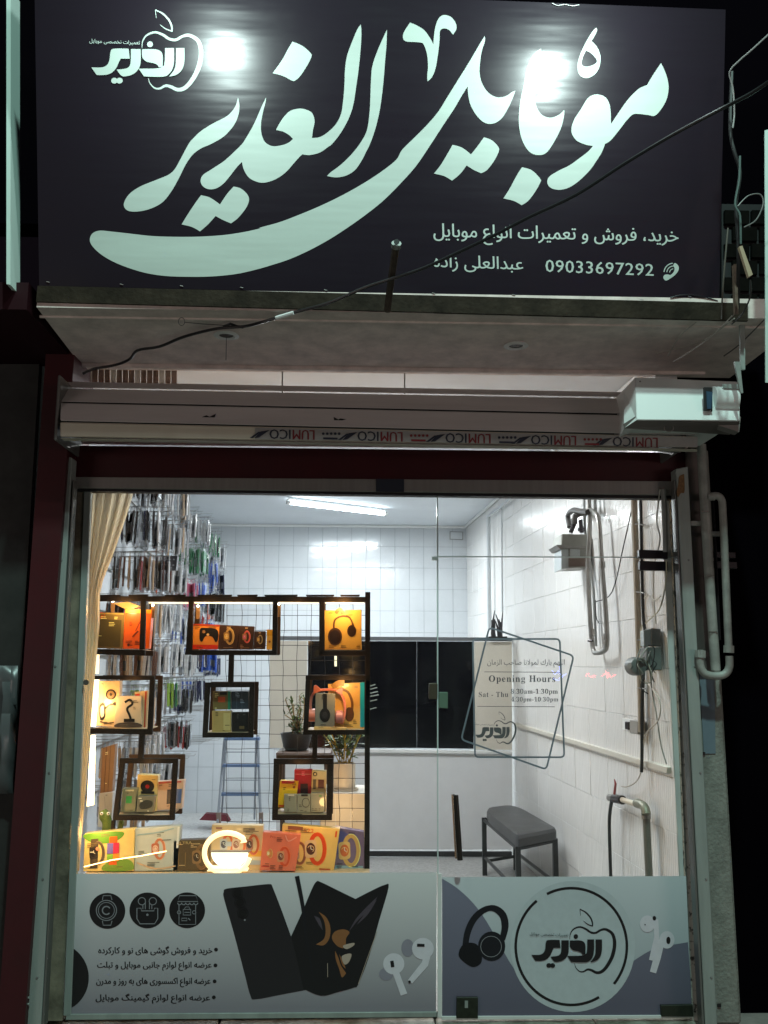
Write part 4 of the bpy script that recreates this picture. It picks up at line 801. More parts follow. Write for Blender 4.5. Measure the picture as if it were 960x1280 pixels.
goods('phone_holder_box', 'white box with bent black phone stand picture at the frame centre', 'box', [(146, 870), (176, 870), (177, 909.5), (142, 909.5)], (206, 184, 158), [('line', BK, .09, [(.35, .2), (.55, .12), (.65, .25), (.45, .4), (.55, .6), (.6, .72)]), ('rect', BK, .35, .72, .75, .82), ('poly', (70, 60, 56), [(.05, .98), (.2, .85), (.85, .85), (.98, .98)])], Y=.355)
goods('striped_book_box', 'pale box with a red stripe at the right of the phone holder boxes', 'box', [(168, 865), (185, 863), (183, 910), (168, 910)], (222, 196, 156), [('rect', (206, 60, 40), .05, .06, .4, .3), ('rect', (190, 70, 50), .78, .02, .9, 1), ('line', BK, .12, [(.25, .4), (.5, .5), (.4, .7)])], Y=.385)
for q, col, pr_, lb in (([266, 864, 288, 887], (120, 110, 70), [('rect', (190, 90, 50), .3, .3, .7, .6), ('rect', (40, 130, 100), .85, 0, 1, 1), ('rect', BK, .4, .05, .8, .2)], 'green and gold box, upper left of the four in the centre frame'),
                      ([289.5, 864, 311, 886.5], (48, 62, 80), [('line', (90, 110, 130), .02, [(.3, 0), (.3, 1)]), ('line', (90, 110, 130), .02, [(.6, 0), (.6, 1)])], 'slate blue box, upper right of the four in the centre frame'),
                      ([265, 888.5, 289, 915.5], (190, 164, 104), [('rect', (210, 190, 130), .6, .1, .95, .9)], 'gold box, lower left of the four in the centre frame'),
                      ([290, 890, 310.5, 915], (22, 18, 18), [('rect', (110, 90, 60), .45, .7, .75, .85)], 'black box, lower right of the four in the centre frame')):
    goods('small_box', lb, 'box', q, col, pr_, group='four small boxes in the centre frame')
goods('camera_box', 'cream box with a dark camera and red lens picture in the lower left frame', 'box', [(172, 968), (197.5, 969), (196, 1014), (170, 1014)], (222, 196, 130), [('disc', BK, .5, .32, .34, .3), ('disc', (150, 20, 24), .5, .32, .1), ('rect', BK, .2, .45, .85, .52)], Y=.40)
goods('earphone_box', 'grey green box with a green square in the lower left frame', 'box', [(153, 985.5), (171, 985.5), (169, 1015.5), (151, 1015.5)], (118, 120, 98), [('rect', (40, 140, 70), .3, .32, .7, .62), ('rect', (196, 190, 160), .2, .05, .8, .12)], Y=.36)
goods('earphone_box', 'grey box with dark device picture in the lower left frame', 'box', [(172, 995), (193.5, 995), (191, 1015.5), (170, 1015.5)], (108, 110, 100), [('poly', (40, 44, 44), [(.15, .5), (.5, .25), (.9, .35), (.85, .7), (.3, .8)])], Y=.355)
goods('handset_box', 'pinkish white box at the right of the lower left frame', 'box', [(197, 977), (230, 975), (227, 1011), (196, 1013)], (226, 186, 160), [('rect', (60, 50, 60), .38, .3, .6, .8), ('rect', (90, 110, 160), .72, .3, .95, .8), ('rect', (200, 90, 80), .05, .02, .9, .08)], Y=.41)
goods('charger_box', 'yellow box with red top in the lower right frame', 'box', [(350, 976), (373, 976.5), (369, 1011), (347, 1009)], (240, 190, 30), [('rect', (190, 40, 40), .1, 0, .8, .1), ('rect', (210, 80, 30), .05, .9, .95, .97), ('disc', (150, 80, 20), .8, .22, .07)], Y=.40)
goods('earphone_box', 'red box at the back of the lower right frame', 'box', [(368, 962), (390, 962), (391, 1006), (367, 1006)], (176, 26, 34), [('rect', (206, 120, 110), .05, .12, .95, .14), ('rect', (60, 16, 24), .35, .4, .75, .85)], Y=.42)
goods('earphone_box', 'tall cream box with brown square picture in the lower right frame', 'box', [(390, 963), (408, 964), (407, 1018), (388, 1018)], (232, 204, 150), [('rect', (110, 50, 50), .45, .2, .85, .4), ('ring', BK, .22, .08, .12, .06), ('rect', (120, 110, 90), .1, .2, .3, .42)], Y=.41)
for q, lb, pr_ in (([355, 993, 371, 1015.5], 'small plain grey box, left of three in the lower right frame', [('rect', (190, 186, 170), .3, 0, .8, .1)]), ([371.5, 993, 388, 1016], 'small grey box with thin black ring, middle of three', [('ring', BK, .65, .45, .28, .04, .34), ('rect', BK, .3, 0, .8, .1)]), ([388.5, 991, 405.5, 1015.5], 'small grey green box, right of three in the lower right frame', [('rect', (60, 130, 70), .6, .12, .8, .2), ('rect', (170, 170, 150), .1, .05, .5, .08)])):
    goods('earphone_box', lb, 'box', q, (134, 136, 122), pr_, Y=.355, d=.03, group='three small grey boxes')
# bottom row on the ledge
goods('kids_watch_box', 'green and yellow watch box with two square watches, leftmost on the ledge', 'box', [(106, 1042), (168, 1036), (167, 1089), (104, 1089.5)], (232, 206, 130), [('poly', (96, 150, 50), [(0, .02, ), (.75, .04), (.7, .22), (.4, .3), (.1, .22)]), ('poly', (120, 160, 60), [(.45, .8), (.8, .7), (.98, .8), (.95, .98), (.4, .98)]), ('rect', (226, 100, 30), .5, .14, .66, .84), ('rect', (74, 62, 50), .13, .16, .28, .92), ('watch', (90, 76, 60), .21, .52, .14, (52, 44, 38), (30, 28, 28)), ('rect', (120, 110, 200), .46, .3, .58, .56), ('rect', (210, 50, 90), .585, .3, .7, .56), ('rect', (130, 190, 60), .46, .57, .58, .75), ('rect', (240, 150, 30), .585, .57, .7, .75), ('disc', (230, 150, 120), .27, .42, .04), ('line', (220, 220, 200), .02, [(.12, .5), (.2, .5)])], Y=.26)
goods('watch_box', 'pale blue and white watch box with a rose gold watch on the ledge', 'box', [(169, 1036), (226, 1032), (222, 1088), (168, 1089)], (196, 206, 206), [('watch', (206, 130, 96), .48, .5, .14, (190, 110, 80), (230, 190, 170)), ('line', (150, 180, 196), .03, [(.05, .15), (.5, .12), (.85, .05)]), ('line', (222, 190, 160), .03, [(.05, .8), (.5, .95), (.95, .9)]), ('rect', (230, 236, 236), .93, .02, .98, .5)], Y=.27)
goods('watch_box', 'dark olive watch box left of the ring lamp', 'box', [(217, 1051), (263, 1049), (262, 1089), (216, 1089)], (92, 74, 46), [('watch', (128, 96, 60), .66, .55, .2, (150, 116, 76), (60, 46, 30)), ('text', (200, 180, 130), 'ULTRA', .08, .04, .5, .13), ('line', (150, 120, 70), .015, [(.15, .4), (.15, .85)]), ('line', (150, 120, 70), .015, [(.33, .4), (.33, .85)])], Y=.27)
goods('watch_box', 'large pale rainbow watch box behind the ring lamp', 'box', [(265, 1031), (329, 1032), (327, 1089), (262, 1089)], (222, 190, 140), [('rect', (234, 180, 60), .7, .55, 1, .68), ('rect', (230, 214, 170), .7, .68, 1, .76), ('rect', (180, 190, 190), .7, .76, 1, .86), ('watch', (214, 104, 54), .26, .42, .12, (190, 190, 190), (70, 70, 80)), ('watch', (226, 110, 50), .5, .42, .12, (220, 190, 160), (150, 100, 80)), ('watch', (200, 96, 50), .76, .42, .12, (170, 110, 80), (60, 40, 36)), ('rect', (160, 110, 90), .08, .05, .2, .09), ('rect', (140, 110, 80), .72, .06, .84, .11), ('rect', (180, 190, 196), .28, .36, .4, .46)], Y=.30)
goods('watch_box', 'glossy salmon pink watch box right of the ring lamp', 'box', [(329, 1040), (376, 1043), (369, 1089), (325, 1088)], (236, 120, 90), [('watch', (226, 84, 46), .56, .62, .16, (214, 150, 110), (120, 70, 60)), ('watch', (214, 150, 90), .2, .55, .07, (226, 190, 120), (240, 220, 180)), ('disc', (220, 150, 80), .22, .55, .06), ('rect', (200, 40, 30), .03, .88, .25, .9), ('line', (246, 160, 140), .03, [(.6, .05), (.7, .2), (.9, .08)]), ('text', (180, 60, 40), 'Pro', .2, .08, .34, .14)], Y=.25)
goods('watch_box', 'large cream watch box with an orange strap watch', 'box', [(353, 1030.5), (425, 1036), (417, 1090), (351, 1087)], (240, 196, 110), [('watch', (150, 90, 60), .27, .62, .12, (196, 150, 120), (70, 36, 30)), ('watch', (228, 74, 22), .55, .5, .17, (236, 190, 140), (90, 44, 30)), ('text', (230, 90, 30), 'S22', .38, .05, .55, .14), ('rect', (220, 80, 30), .93, .06, .96, .2), ('rect', (200, 90, 40), .72, .93, .93, .96), ('rect', (150, 90, 60), .1, .02, .36, .1)], Y=.29)
goods('watch_box', 'purple and blue box with a big gold strap watch, rightmost on the ledge', 'box', [(419, 1034), (455, 1040), (456, 1090), (414, 1090)], (126, 104, 136), [('poly', (96, 92, 150), [(.1, .1), (.5, .15), (.3, .5), (0, .6)]), ('rect', (150, 180, 196), .1, .85, .95, 1), ('watch', (216, 172, 100), .40, .5, .34, (232, 190, 120), (214, 110, 60))], Y=.33)
# ring lamp
rl = empty('ring_lamp', P(284, 1089, .20), 'glowing G-shaped ring lamp with a bright white half disc on the ledge', 'lamp')
cx, cy_, Yr = 284, 1066.5, .20
m_ring = glow('warm_ring', (1, .72, .33), 1.35); m_core = glow('white_core', (1, .92, .72), 1.7)
pts = [P(cx+28.5*math.cos(a), cy_+25.5*math.sin(a), Yr) for a in [math.radians(-42-i*9.5) for i in range(33)]]
tube('ring', pts, .0115, m_ring, rl, seg=10)
slab('ring_tip', [(304, 1044.5), (308, 1053), (300, 1054), (303, 1050)], Yr-.005, .02, m_ring, rl)
slab('speaker_panel', [(263, 1064), (313, 1064), (310, 1067), (266, 1067)], Yr, .03, mat('lamp_grey', (.3, .26, .22), .4), rl)
hv = [(264, 1066)]+[(287+23*math.cos(a), 1066+19.5*math.sin(a)) for a in [math.radians(180-i*11.25) for i in range(17)]]
f_ = [P(u, v, Yr-.004) for u, v in hv]; n_ = len(f_)
mk('light_disc', f_+[p+Vector((0, .018, 0)) for p in f_], [tuple(range(n_)), tuple(range(n_, 2*n_))[::-1]]+[(i, (i+1) % n_, n_+(i+1) % n_, n_+i) for i in range(n_)], m_core, rl)
slab('foot', [(262, 1085), (306, 1085), (310, 1089.5), (258, 1089.5)], Yr-.01, .06, m_ring, rl, .003)
plight('ring_lamp_light', P(284, 1055, Yr-.12), .28, (1, .62, .26))
# added glowing tube that imitates a bright reflection streak across the boxes
refl_streak = tube('glow_strip', [P(105, 1083.5, .19), P(140, 1075, .2), P(175, 1070, .2), P(208, 1064, .21)], .0022, glow('reflected_streak_glow', (1, .62, .25), 5), seg=8)
tag(refl_streak, 'thin glowing streak in place of a reflection, slanting across the two leftmost watch boxes', 'light strip')
# cactus toy
ct = empty('cactus_toy', P(137, 1038, .40), 'green knitted cactus toy with big eyes standing behind the green watch box', 'toy')
m_cac = mat('knitted_green', srgb((104, 126, 52)), .8, bump=.8, bscale=160, noise=.3, nscale=60)
tube('body', [P(131, 1052, .41), P(134, 1030, .41), P(131, 1020, .41), P(128, 1013, .41)], [.020, .022, .026, .016], m_cac, ct, seg=14, curve=4)
tube('arm', [P(143, 1040, .41), P(150, 1036, .41), P(152, 1026, .41)], [.010, .012, .011], m_cac, ct, seg=10, curve=4)
for u in (127, 135.5): lathe('eye', [(.001, -.006), (.006, -.004), (.0075, 0), (.006, .004)], P(u, 1017, .385), m_white, ct, ax='y', seg=12); lathe('pupil', [(.001, -.001), (.003, 0), (.003, .001)], P(u, 1017, .377), m_black, ct, ax='y', seg=8)
# lower back panel of the stand, carton leaning, pole of paper rolls
goods('brown_paper_roll', 'leaning bundle of brown cardboard strips on the left wall below the cases', 'cardboard', [(128, 935), (144, 930), (140, 992), (125, 992)], (140, 104, 70), [('rect', (90, 66, 46), .3, 0, .36, 1), ('rect', (100, 74, 50), .62, 0, .68, 1)], Y=.62)
goods('paper_bag', 'pale paper bag standing low behind the lower left frame', 'bag', [(124, 992), (141, 990), (139, 1034), (122, 1034)], (190, 190, 190), [('line', (150, 150, 160), .03, [(.4, .1), (.5, .5), (.45, .95)])], Y=.6)
# ================================================================== INTERIOR
tl = empty('tube_light', Pz(420, 634, 2.93), 'lit white tube light on the ceiling inside the shop', 'tube light')
a_, b_ = Pz(362, 628, 2.905), Pz(480, 642, 2.905)
tube('tube', [a_, b_], .017, glow('cool_tube', (.80, .93, 1), 22), tl, seg=12)
dd = (b_-a_).normalized(); up = Vector((0, 0, .022))
hexa('housing', [a_-dd*.02+up+Vector((0, -.02, .012)), b_+dd*.02+up+Vector((0, -.02, .012)), b_+dd*.02+up+Vector((0, -.02, 0)), a_-dd*.02+up+Vector((0, -.02, 0))],
     [a_-dd*.02+up+Vector((0, .02, .012)), b_+dd*.02+up+Vector((0, .02, .012)), b_+dd*.02+up+Vector((0, .02, 0)), a_-dd*.02+up+Vector((0, .02, 0))], m_white, tl)
for p, s in ((a_, -1), (b_, 1)): tube('end_cap', [p, p+dd*.03*s], .019, m_white, tl, seg=10)
area('tube_light_glow', (a_+b_)/2-Vector((0, 0, .03)), (a_+b_)/2-Vector((0, 0, 1)), .9, 72, (.92, .97, 1), .06).rotation_euler.z = math.atan2(dd.y, dd.x)
tl2 = empty('tube_light', (-.1, 1.15, 2.92), 'second ceiling tube near the front, hidden by the shutter', 'tube light')
tube('tube', [(-.55, 1.25, 2.905), (.6, 1.2, 2.905)], .017, glow('front_tube', (.95, .98, 1), 55), tl2, seg=12)
area('tube_light_glow', (.02, 1.22, 2.87), (.02, 1.22, 0), 1.1, 42, (.95, .98, 1), .06)
# --- things on the right wall
m_gal = mat('galvanised_pipe', (.30, .29, .27), .38, .65, noise=.2, nscale=20)
m_gal2 = mat('painted_grey_pipe', (.33, .34, .33), .45, .2, noise=.2, nscale=12)
gp = empty('gas_pipe', RW(748, 810, .04), 'grey gas pipe loop hanging down the white tiled wall behind the meter', 'pipe')
tube('pipe', [RW(u, v, .06) for u, v in ((736, 620), (737, 660), (735, 712), (738, 780), (741.5, 812), (746, 816), (754, 814), (758.5, 806), (757.5, 770), (752, 700), (748.5, 652), (744, 641), (737, 637))], .013, m_gal, gp, curve=4, seg=10)
tube('pipe', [RW(u, v, .05) for u, v in ((743, 618), (744, 640))], .012, m_gal2, gp, seg=10)
tube('pipe', [RW(u, v, .025) for u, v in ((730, 618), (731, 660), (742, 740), (745, 808))], .008, m_gal2, gp, seg=8)
tube('elbow', [RW(u, v, .08) for u, v in ((712, 659), (710, 645), (716, 638), (726, 639), (735, 640))], .016, mat('dark_elbow', (.10, .095, .09), .45, .4), gp, curve=4, seg=10)
tube('valve_handle', [RW(735, 801, .08), RW(741, 801, .06)], .006, m_dsteel, gp)
gm = empty('gas_meter', RW(717, 712, .1), 'grey box-shaped gas meter fixed to the white tiled wall', 'gas meter')
m_met = mat('grey_meter_case', (.27, .27, .24), .45, .2, noise=.15, nscale=15)
def wbox(name, u0, v0, u1, v1, d0, d1, m, par, bevel=.003):            # box standing off the right wall between distances d0..d1
    w = (u1-u0)
    f = [RW(u, v, d1) for u, v in rc(u0, v0, u1, v1)]; b_ = [RW(u, v, d1) for u, v in rc(u0, v0, u1, v1)]
    c = sum(f, Vector())/4; L = abs((f[1]-f[0]).length); z0 = f[2].z; z1 = f[0].z
    A = [RW(u0, v0, d1), RW(u1, v0, d1), RW(u1, v1, d1), RW(u0, v1, d1)]
    zt, zb = (A[0].z+A[1].z)/2, (A[2].z+A[3].z)/2
    A = [Vector((p.x, p.y, zt if i < 2 else zb)) for i, p in enumerate(A)]
    return hexa(name, A, [p-RN*(d1-d0) for p in A], m, par, bevel)
# the meter faces the room; its camera-side cheek and its front both show
mc = P(717, 690, 2.0); Ym = RW(737, 690, .02).y
slab('body', [(702, 667), (737, 668), (737, 684), (701, 684)], Ym, .22, m_met, gm, .006)
slab('body', [(711, 684), (737, 684), (736.5, 709), (711, 710)], Ym+.004, .20, m_met, gm, .004)
slab('glass_face', [(701.5, 685), (711, 684), (711, 710), (701.5, 712)], Ym+.01, .18, mat('meter_window', (.42, .47, .48), .2), gm, .002)
slab('flange', [(696, 681), (739, 683.5), (739, 685), (700, 686)], Ym-.004, .22, m_gal, gm)
slab('brown_band', [(711, 698), (737, 698), (737, 708), (711, 708)], Ym-.003, .01, mat('rusty_band', (.15, .11, .09), .5, .3), gm)
slab('seal_label', [(713, 686), (725, 687), (725, 696), (713, 695)], Ym-.002, .004, pc((170, 176, 176), .4), gm)
tube('inlet', [P(u, v, Ym+.08) for u, v in ((713, 666), (717.5, 656), (718, 648))], .013, m_dsteel, gm, seg=10); tube('inlet_elbow', [P(u, v, Ym+.06) for u, v in ((718, 655), (718, 647), (724, 642), (733, 641))], .018, mat('dark_elbow', (1, 1, 1)), gm, seg=10, curve=3)
tube('outlet', [P(u, v, Ym+.04) for u, v in ((727, 666), (725.5, 650))], .012, m_dsteel, gm, seg=10); tube('outlet_nut', [P(727, 664, Ym+.04), P(727, 660, Ym+.04)], .022, m_dsteel, gm, seg=8)
# riser pipe + conduit on the right wall
rp = empty('riser_pipe', RW(797, 900, .03), 'tall beige riser pipe beside a black cable on the right wall', 'pipe')
tube('pipe', [RW(u, v, .03) for u, v in ((792, 612), (795, 700), (798, 790), (801, 870), (802, 915))], .016, mat('beige_riser', (.42, .37, .29), .5, noise=.2, nscale=8), rp, seg=10)
tube('pipe', [RW(u, v, .02) for u, v in ((829, 612), (831, 640), (832, 690))], .012, m_gal2, rp, seg=8)
bc = tube('black_cable', [RW(u, v, .04) for u, v in ((800.5, 612), (802, 690), (804, 770), (807, 800), (803, 870), (802.5, 940), (802, 965))], .008, mat('black_rubber', (.012, .012, .012), .45), seg=8, curve=3); tag(bc, 'thick black cable running down beside the beige riser pipe', 'cable')
for pts, c, lb in ((((825, 612), (821, 650), (825, 675), (818, 705), (817, 745), (820, 780)), (200, 196, 186), 'thin wavy pale cable left of the right window jamb'),
                   (((833, 700), (832, 730), (824, 762), (808, 778), (801, 790), (800, 860)), (190, 184, 160), 'cream cable looping from the hinge to the meter box'),
                   (((802, 750), (812, 744), (818, 750), (826, 745)), (206, 204, 196), 'short white cable curl above the electricity meter'),
                   (((812, 835), (816, 870), (820, 890), (826, 930), (833, 955)), (120, 118, 112), 'thin grey wire hanging from the electricity meter to the trunking'),
                   (((806, 850), (824, 875), (823, 900), (806, 920), (803, 955), (797, 975), (785, 983), (777, 983)), (176, 168, 156), 'loose cream cable curving down toward the water valve'),
                   (((795, 612), (780, 680), (765, 740), (745, 752)), (60, 58, 58), 'thin black wire slanting between the gas pipe and the riser'),
                   (((744, 750), (745, 770), (748, 778)), (50, 50, 50), 'short black wire tail behind the gas pipe loop')):
    t = tube('cable', [RW(u, v, .035) for u, v in pts], .0032, pc(c, .5), seg=6, curve=5); tag(t, lb, 'cable')
em = empty('electricity_meter', RW(812, 838, .1), 'grey electricity meter with tangled wires on the right wall', 'electricity meter')
m_em = mat('grey_meter_plastic', (.17, .175, .17), .45, noise=.1, nscale=20)
Ye = RW(826, 810, .02).y
slab('case', [(808, 809), (827, 809), (828, 838), (808, 838)], Ye, .10, m_em, em, .004)
slab('case', [(814, 785), (826, 786), (826.5, 808), (814, 807)], Ye+.005, .09, m_em, em, .003)
slab('clear_cover', [(804.5, 788), (814, 786), (814, 808), (805, 808)], Ye+.012, .05, mat('meter_window', (1, 1, 1)), em, .002)
lathe('round_housing', [(.022, -.02), (.036, -.015), (.042, .0), (.042, .06)], P(797, 833, Ye), m_em, em, ax='y', seg=18)
tube('spigot', [P(792, 833, Ye), P(787, 832, Ye-.01)], .014, m_em, em, seg=10)
rn = random.Random(5)
for i in range(9):
    u, v = rn.uniform(800, 815), rn.uniform(805, 835)
    tube('wire', [P(u, v, Ye-.02), P(u+rn.uniform(-8, 8), v+rn.uniform(4, 14), Ye-.04), P(u+rn.uniform(-6, 8), v+rn.uniform(14, 26), Ye-.03), P(u+rn.uniform(-4, 10), v+rn.uniform(20, 34), Ye-.01)], .0028, pc([(150, 146, 136), (30, 30, 32), (90, 86, 76)][i % 3], .5), em, seg=6, curve=4)
tg = empty('cable_trunking', RW(740, 930, .02), 'long white plastic cable trunking sloping along the right wall', 'trunking')
A = [RW(643, 903.5, .022), RW(878-44, 959, .022), RW(833, 967, .022), RW(643, 907.5, .022)]
hexa('channel', A, [p-RN*.022 for p in A], mat('ivory_trunking', (.60, .57, .50), .4), tg, .002)
sw = empty('wall_switch', RW(790, 918, .02), 'small grey socket box on the right wall above the trunking', 'socket')
wbox('back_plate', 778, 899, 799, 914, .0, .006, m_white, sw, .001); wbox('socket', 787, 900.5, 797, 917, .006, .045, mat('grey_socket', (.28, .27, .25), .5), sw); wbox('slot', 781, 902, 785.5, 912, .006, .02, m_dsteel, sw)
vp = empty('water_valve', RW(790, 1010, .06), 'water valve with red handle on a white pipe stub above the hose', 'valve')
tube('stub', [RW(u, v, .05) for u, v in ((776, 999), (797, 1006))], .013, mat('cream_plastic_pipe', (.62, .55, .44), .4), vp, seg=12)
tube('collar', [RW(768, 998, .05), RW(778, 1000, .05)], .022, m_dsteel, vp, seg=12); tube('tap_body', [RW(762, 997, .05), RW(768, 998, .05)], .018, m_gal, vp, seg=12)
tube('red_handle', [RW(768, 992, .07), RW(769.5, 980, .08), RW(768, 974, .08)], [.007, .006, .002], pc((150, 40, 34), .4), vp)
tube('elbow', [RW(796, 1004, .06), RW(802, 1006, .06), RW(806, 1010, .06), RW(808, 1018, .06)], .021, mat('dull_brass', (.26, .25, .19), .45, .4, noise=.3, nscale=30), vp, seg=12, curve=3)
tube('down_pipe', [RW(807.5, 1016, .05), RW(811.5, 1100, .05)], .017, mat('grey_green_pipe', (.15, .145, .12), .5, .2), vp, seg=12)
tube('socket', [RW(807, 1016, .05), RW(808, 1024, .05)], .021, m_gal, vp, seg=12)
hs = tube('hose', [RW(u, v, .06) for u, v in ((765, 999), (762, 1020), (762, 1050), (763.5, 1100))], .009, mat('black_rubber', (1, 1, 1)), seg=8, curve=4); tag(hs, 'black hose hanging from the water valve', 'hose')
# shelf post & door trim on the back right
dt = empty('door_trim', P(611, 790, YB-.1), 'thin white door trim along the far right corner of the room', 'trim')
tube('post', [RW(610.5, 644, .05), RW(612, 786, .05)], .018, mat('grey_trim', (.45, .48, .5), .4), dt, seg=8); tube('cord', [RW(627, 632, .03), RW(628, 765, .03)], .008, mat('grey_trim', (1, 1, 1)), dt, seg=6)
tube('top_bar', [RW(610.5, 645, .05), RW(640, 622, .05)], .012, mat('grey_trim', (1, 1, 1)), dt, seg=8)
slab('vent_frame', [(562, 664), (579, 664.5), (579, 675), (562, 674.5)], YB-.012, .006, m_gal2, dt)
slab('vent_face', [(563.2, 665.2), (577.8, 665.5), (577.8, 673.8), (563.2, 673.6)], YB-.0135, .002, m_tileb, dt)
# tray with small dark plants on the partition
py = empty('desk_tray', P(627, 797, YPt-.05), 'black tray with small dark stems on top of the cream panel', 'tray')
slab('tray', [(611, 795.5), (634, 795.5), (634, 798.5), (611, 798.5)], YPt-.08, .10, m_black, py)
rn = random.Random(9)
for i in range(7):
    u = rn.uniform(615, 632); tube('stem', [P(u, 796, YPt-.05), P(u+rn.uniform(-3, 3), 785, YPt-.05), P(u+rn.uniform(-5, 4), rn.uniform(762, 778), YPt-.05)], [.008, .010, .003], m_dsteel, py, seg=5, curve=2)
slab('holder', [(614.5, 775), (619, 774), (619.5, 785), (615, 785)], YPt-.06, .03, m_black, py)
# bench
bn = empty('bench', Pz(650, 1060, FZ), 'low bench with glossy grey padded seat and black metal legs', 'bench')
def P4(z): return [Pz(602, 1010, z), Pz(643, 1005, z), Pz(697, 1036, z), Pz(647, 1046, z)]
q = P4(.56)
ctr = sum(q, Vector())/4; ring = []
import itertools
def seatring(z, k):
    out = []
    for i in range(4):
        p = ctr+(q[i]-ctr)*k; a = ctr+(q[i-1]-ctr)*k; b_ = ctr+(q[(i+1) % 4]-ctr)*k
        fr = (.32, .32) if i in (0, 1) else (.08, .18)
        s = p+(a-p)*fr[0 if i != 1 else 0]*(.5 if i in (2, 3) else 1); e = p+(b_-p)*fr[1]*(.5 if i in (2, 3) else 1)
        for t in (0, .25, .5, .75, 1):
            r_ = s*(1-t)**2+p*2*t*(1-t)+e*t*t; out.append(Vector((r_.x, r_.y, z)))
    return out
zs = [(.495, .96), (.50, 1.0), (.545, 1.0), (.562, .96), (.568, .8), (.570, .4)]
V = []; Fs = []
for z, k in zs: V += seatring(z, k)
for i in range(len(zs)-1):
    for j in range(20): Fs.append((i*20+j, i*20+(j+1) % 20, (i+1)*20+(j+1) % 20, (i+1)*20+j))
Fs += [tuple(range(20))[::-1], tuple(100+j for j in range(20))]
mk('seat', V, Fs, mat('grey_leatherette', (.02, .02, .023), .36, coat=.05, noise=.2, nscale=6), bn, smooth=True)
m_leg = mat('black_bench_steel', (.02, .02, .022), .4, .3)
lg4 = [ctr+(p-ctr)*.93 for p in q]
for p in lg4: bx('leg', p.x-.015, p.x+.015, p.y-.015, p.y+.015, FZ, .5, m_leg, bn)
for i, j in ((0, 1), (1, 2), (2, 3), (3, 0)):
    a, b_ = lg4[i], lg4[j]; z = .21 if (i, j) in ((0, 1), (2, 3)) else .24
    tube('stretcher', [(a.x, a.y, z), (b_.x, b_.y, z)], .011, m_leg, bn, seg=6); tube('seat_rail', [(a.x, a.y, .485), (b_.x, b_.y, .485)], .012, m_leg, bn, seg=6)
# step ladder
ld = empty('step_ladder', Pz(300, 1030, FZ), 'grey step ladder with blue treads leaning at the far left', 'ladder')
m_lad = mat('ladder_steel', (.25, .27, .30), .4, .5); m_blue = pc((84, 106, 140), .4); Yl = 4.2
for (a, b_) in (((281, 920), (272, 1029)), ((322, 919), (326, 1029))):
    tube('rail', [P(*a, Yl+.12), P(*b_, Yl-.12)], .013, m_lad, ld, seg=6)
for (a, b_) in (((283, 922), (277, 1024)), ((320, 922), (318, 1024))): tube('back_rail', [P(*a, Yl+.16), P(*b_, Yl+.3)], .009, m_lad, ld, seg=6)
for v in (924, 957.5, 993.5): slab('tread', [(281-(v-924)*.08, v-2), (324, v-2), (324.5, v+1.5), (280-(v-924)*.08, v+1.5)], Yl, .09, m_blue, ld, .002)
for v in (940, 975, 1010): tube('brace', [P(282-(v-924)*.08, v, Yl), P(323, v, Yl)], .005, m_lad, ld, seg=5)
for u in (273, 326): slab('rubber_foot', [(u-2.5, 1016), (u+2.5, 1016), (u+2.5, 1030), (u-2.5, 1030)], Yl-.12, .04, pc((120, 100, 90), .6), ld)
bmh = slab('floor_brush', [(256, 1017.5), (282, 1018.5), (287, 1027), (249, 1025)], 4.3, .1, pc((120, 40, 52), .7)); tag(bmh, 'red and blue brush head lying beside the ladder foot', 'brush')
# black low mat, grey floor zone by the back left
# white cabinet with plants behind the display
cb = empty('white_cabinet', P(432, 1080, .95), 'cream cabinet carrying the white plant pot behind the display grid', 'cabinet')
slab('carcass', [(400, 991), (458, 992), (458, 1100), (400, 1100)], .98, .35, mat('warm_white_cabinet', (.62, .58, .50), .5, noise=.05), cb, .003)
for u in (419, 438): slab('door_gap', [(u, 994), (u+.7, 994), (u+.7, 1100), (u, 1100)], .978, .004, m_grout, cb)
plight('cabinet_fill_light', P(425, 1020, .72), 2.6, (1, .62, .28), .03)  # warm fill added in front of the cabinet and plant
po = empty('potted_plant', P(429, 990, 1.1), 'leafy plant in a white cylindrical pot with saucer', 'potted plant')
c = P(429, 988, 1.12)
m_pot = mat('cream_ceramic', (.70, .62, .50), .4)
rpx = 1/1129*5.1
lathe('pot', [(.062, 0), (.066, .01), (.066, .145), (.060, .147), (.058, .13)], c, m_pot, po, seg=28); lathe('saucer', [(.066, -.010), (.082, -.006), (.084, .012), (.078, .014), (.07, .0)], c, m_pot, po, seg=28); lathe('soil', [(.058, .125), (.058, .13)], c, mat('potting_soil', (.05, .03, .02), .9), po, seg=20)
LEAFG = [mat('leaf_%d' % i, cc, .45, noise=.25, nscale=20) for i, cc in enumerate(((.10, .16, .035), (.06, .11, .03), (.17, .22, .06)))]
def leafproto(m):
    vs = [(0, 0, 0), (.25, .16, .02), (.6, .18, .03), (1, 0, 0), (.6, -.18, .03), (.25, -.16, .02), (.5, 0, -.03)]
    return mk('leaf', vs, [(0, 1, 6), (1, 2, 6), (2, 3, 6), (3, 4, 6), (4, 5, 6), (5, 0, 6)], m, org_=Vector((0, 0, 0)))
LP = [leafproto(m) for m in LEAFG]
def leaf(par, p, d, s, i):
    o = bpy.data.objects.new('leaf', LP[i % 3].data); COL.objects.link(o); o.parent = par; o.location = Vector(p)-org(par)
    o.rotation_euler = Vector(d).to_track_quat('X', 'Z').to_euler(); o.scale = (s, s*1.15, s)
rn = random.Random(2)
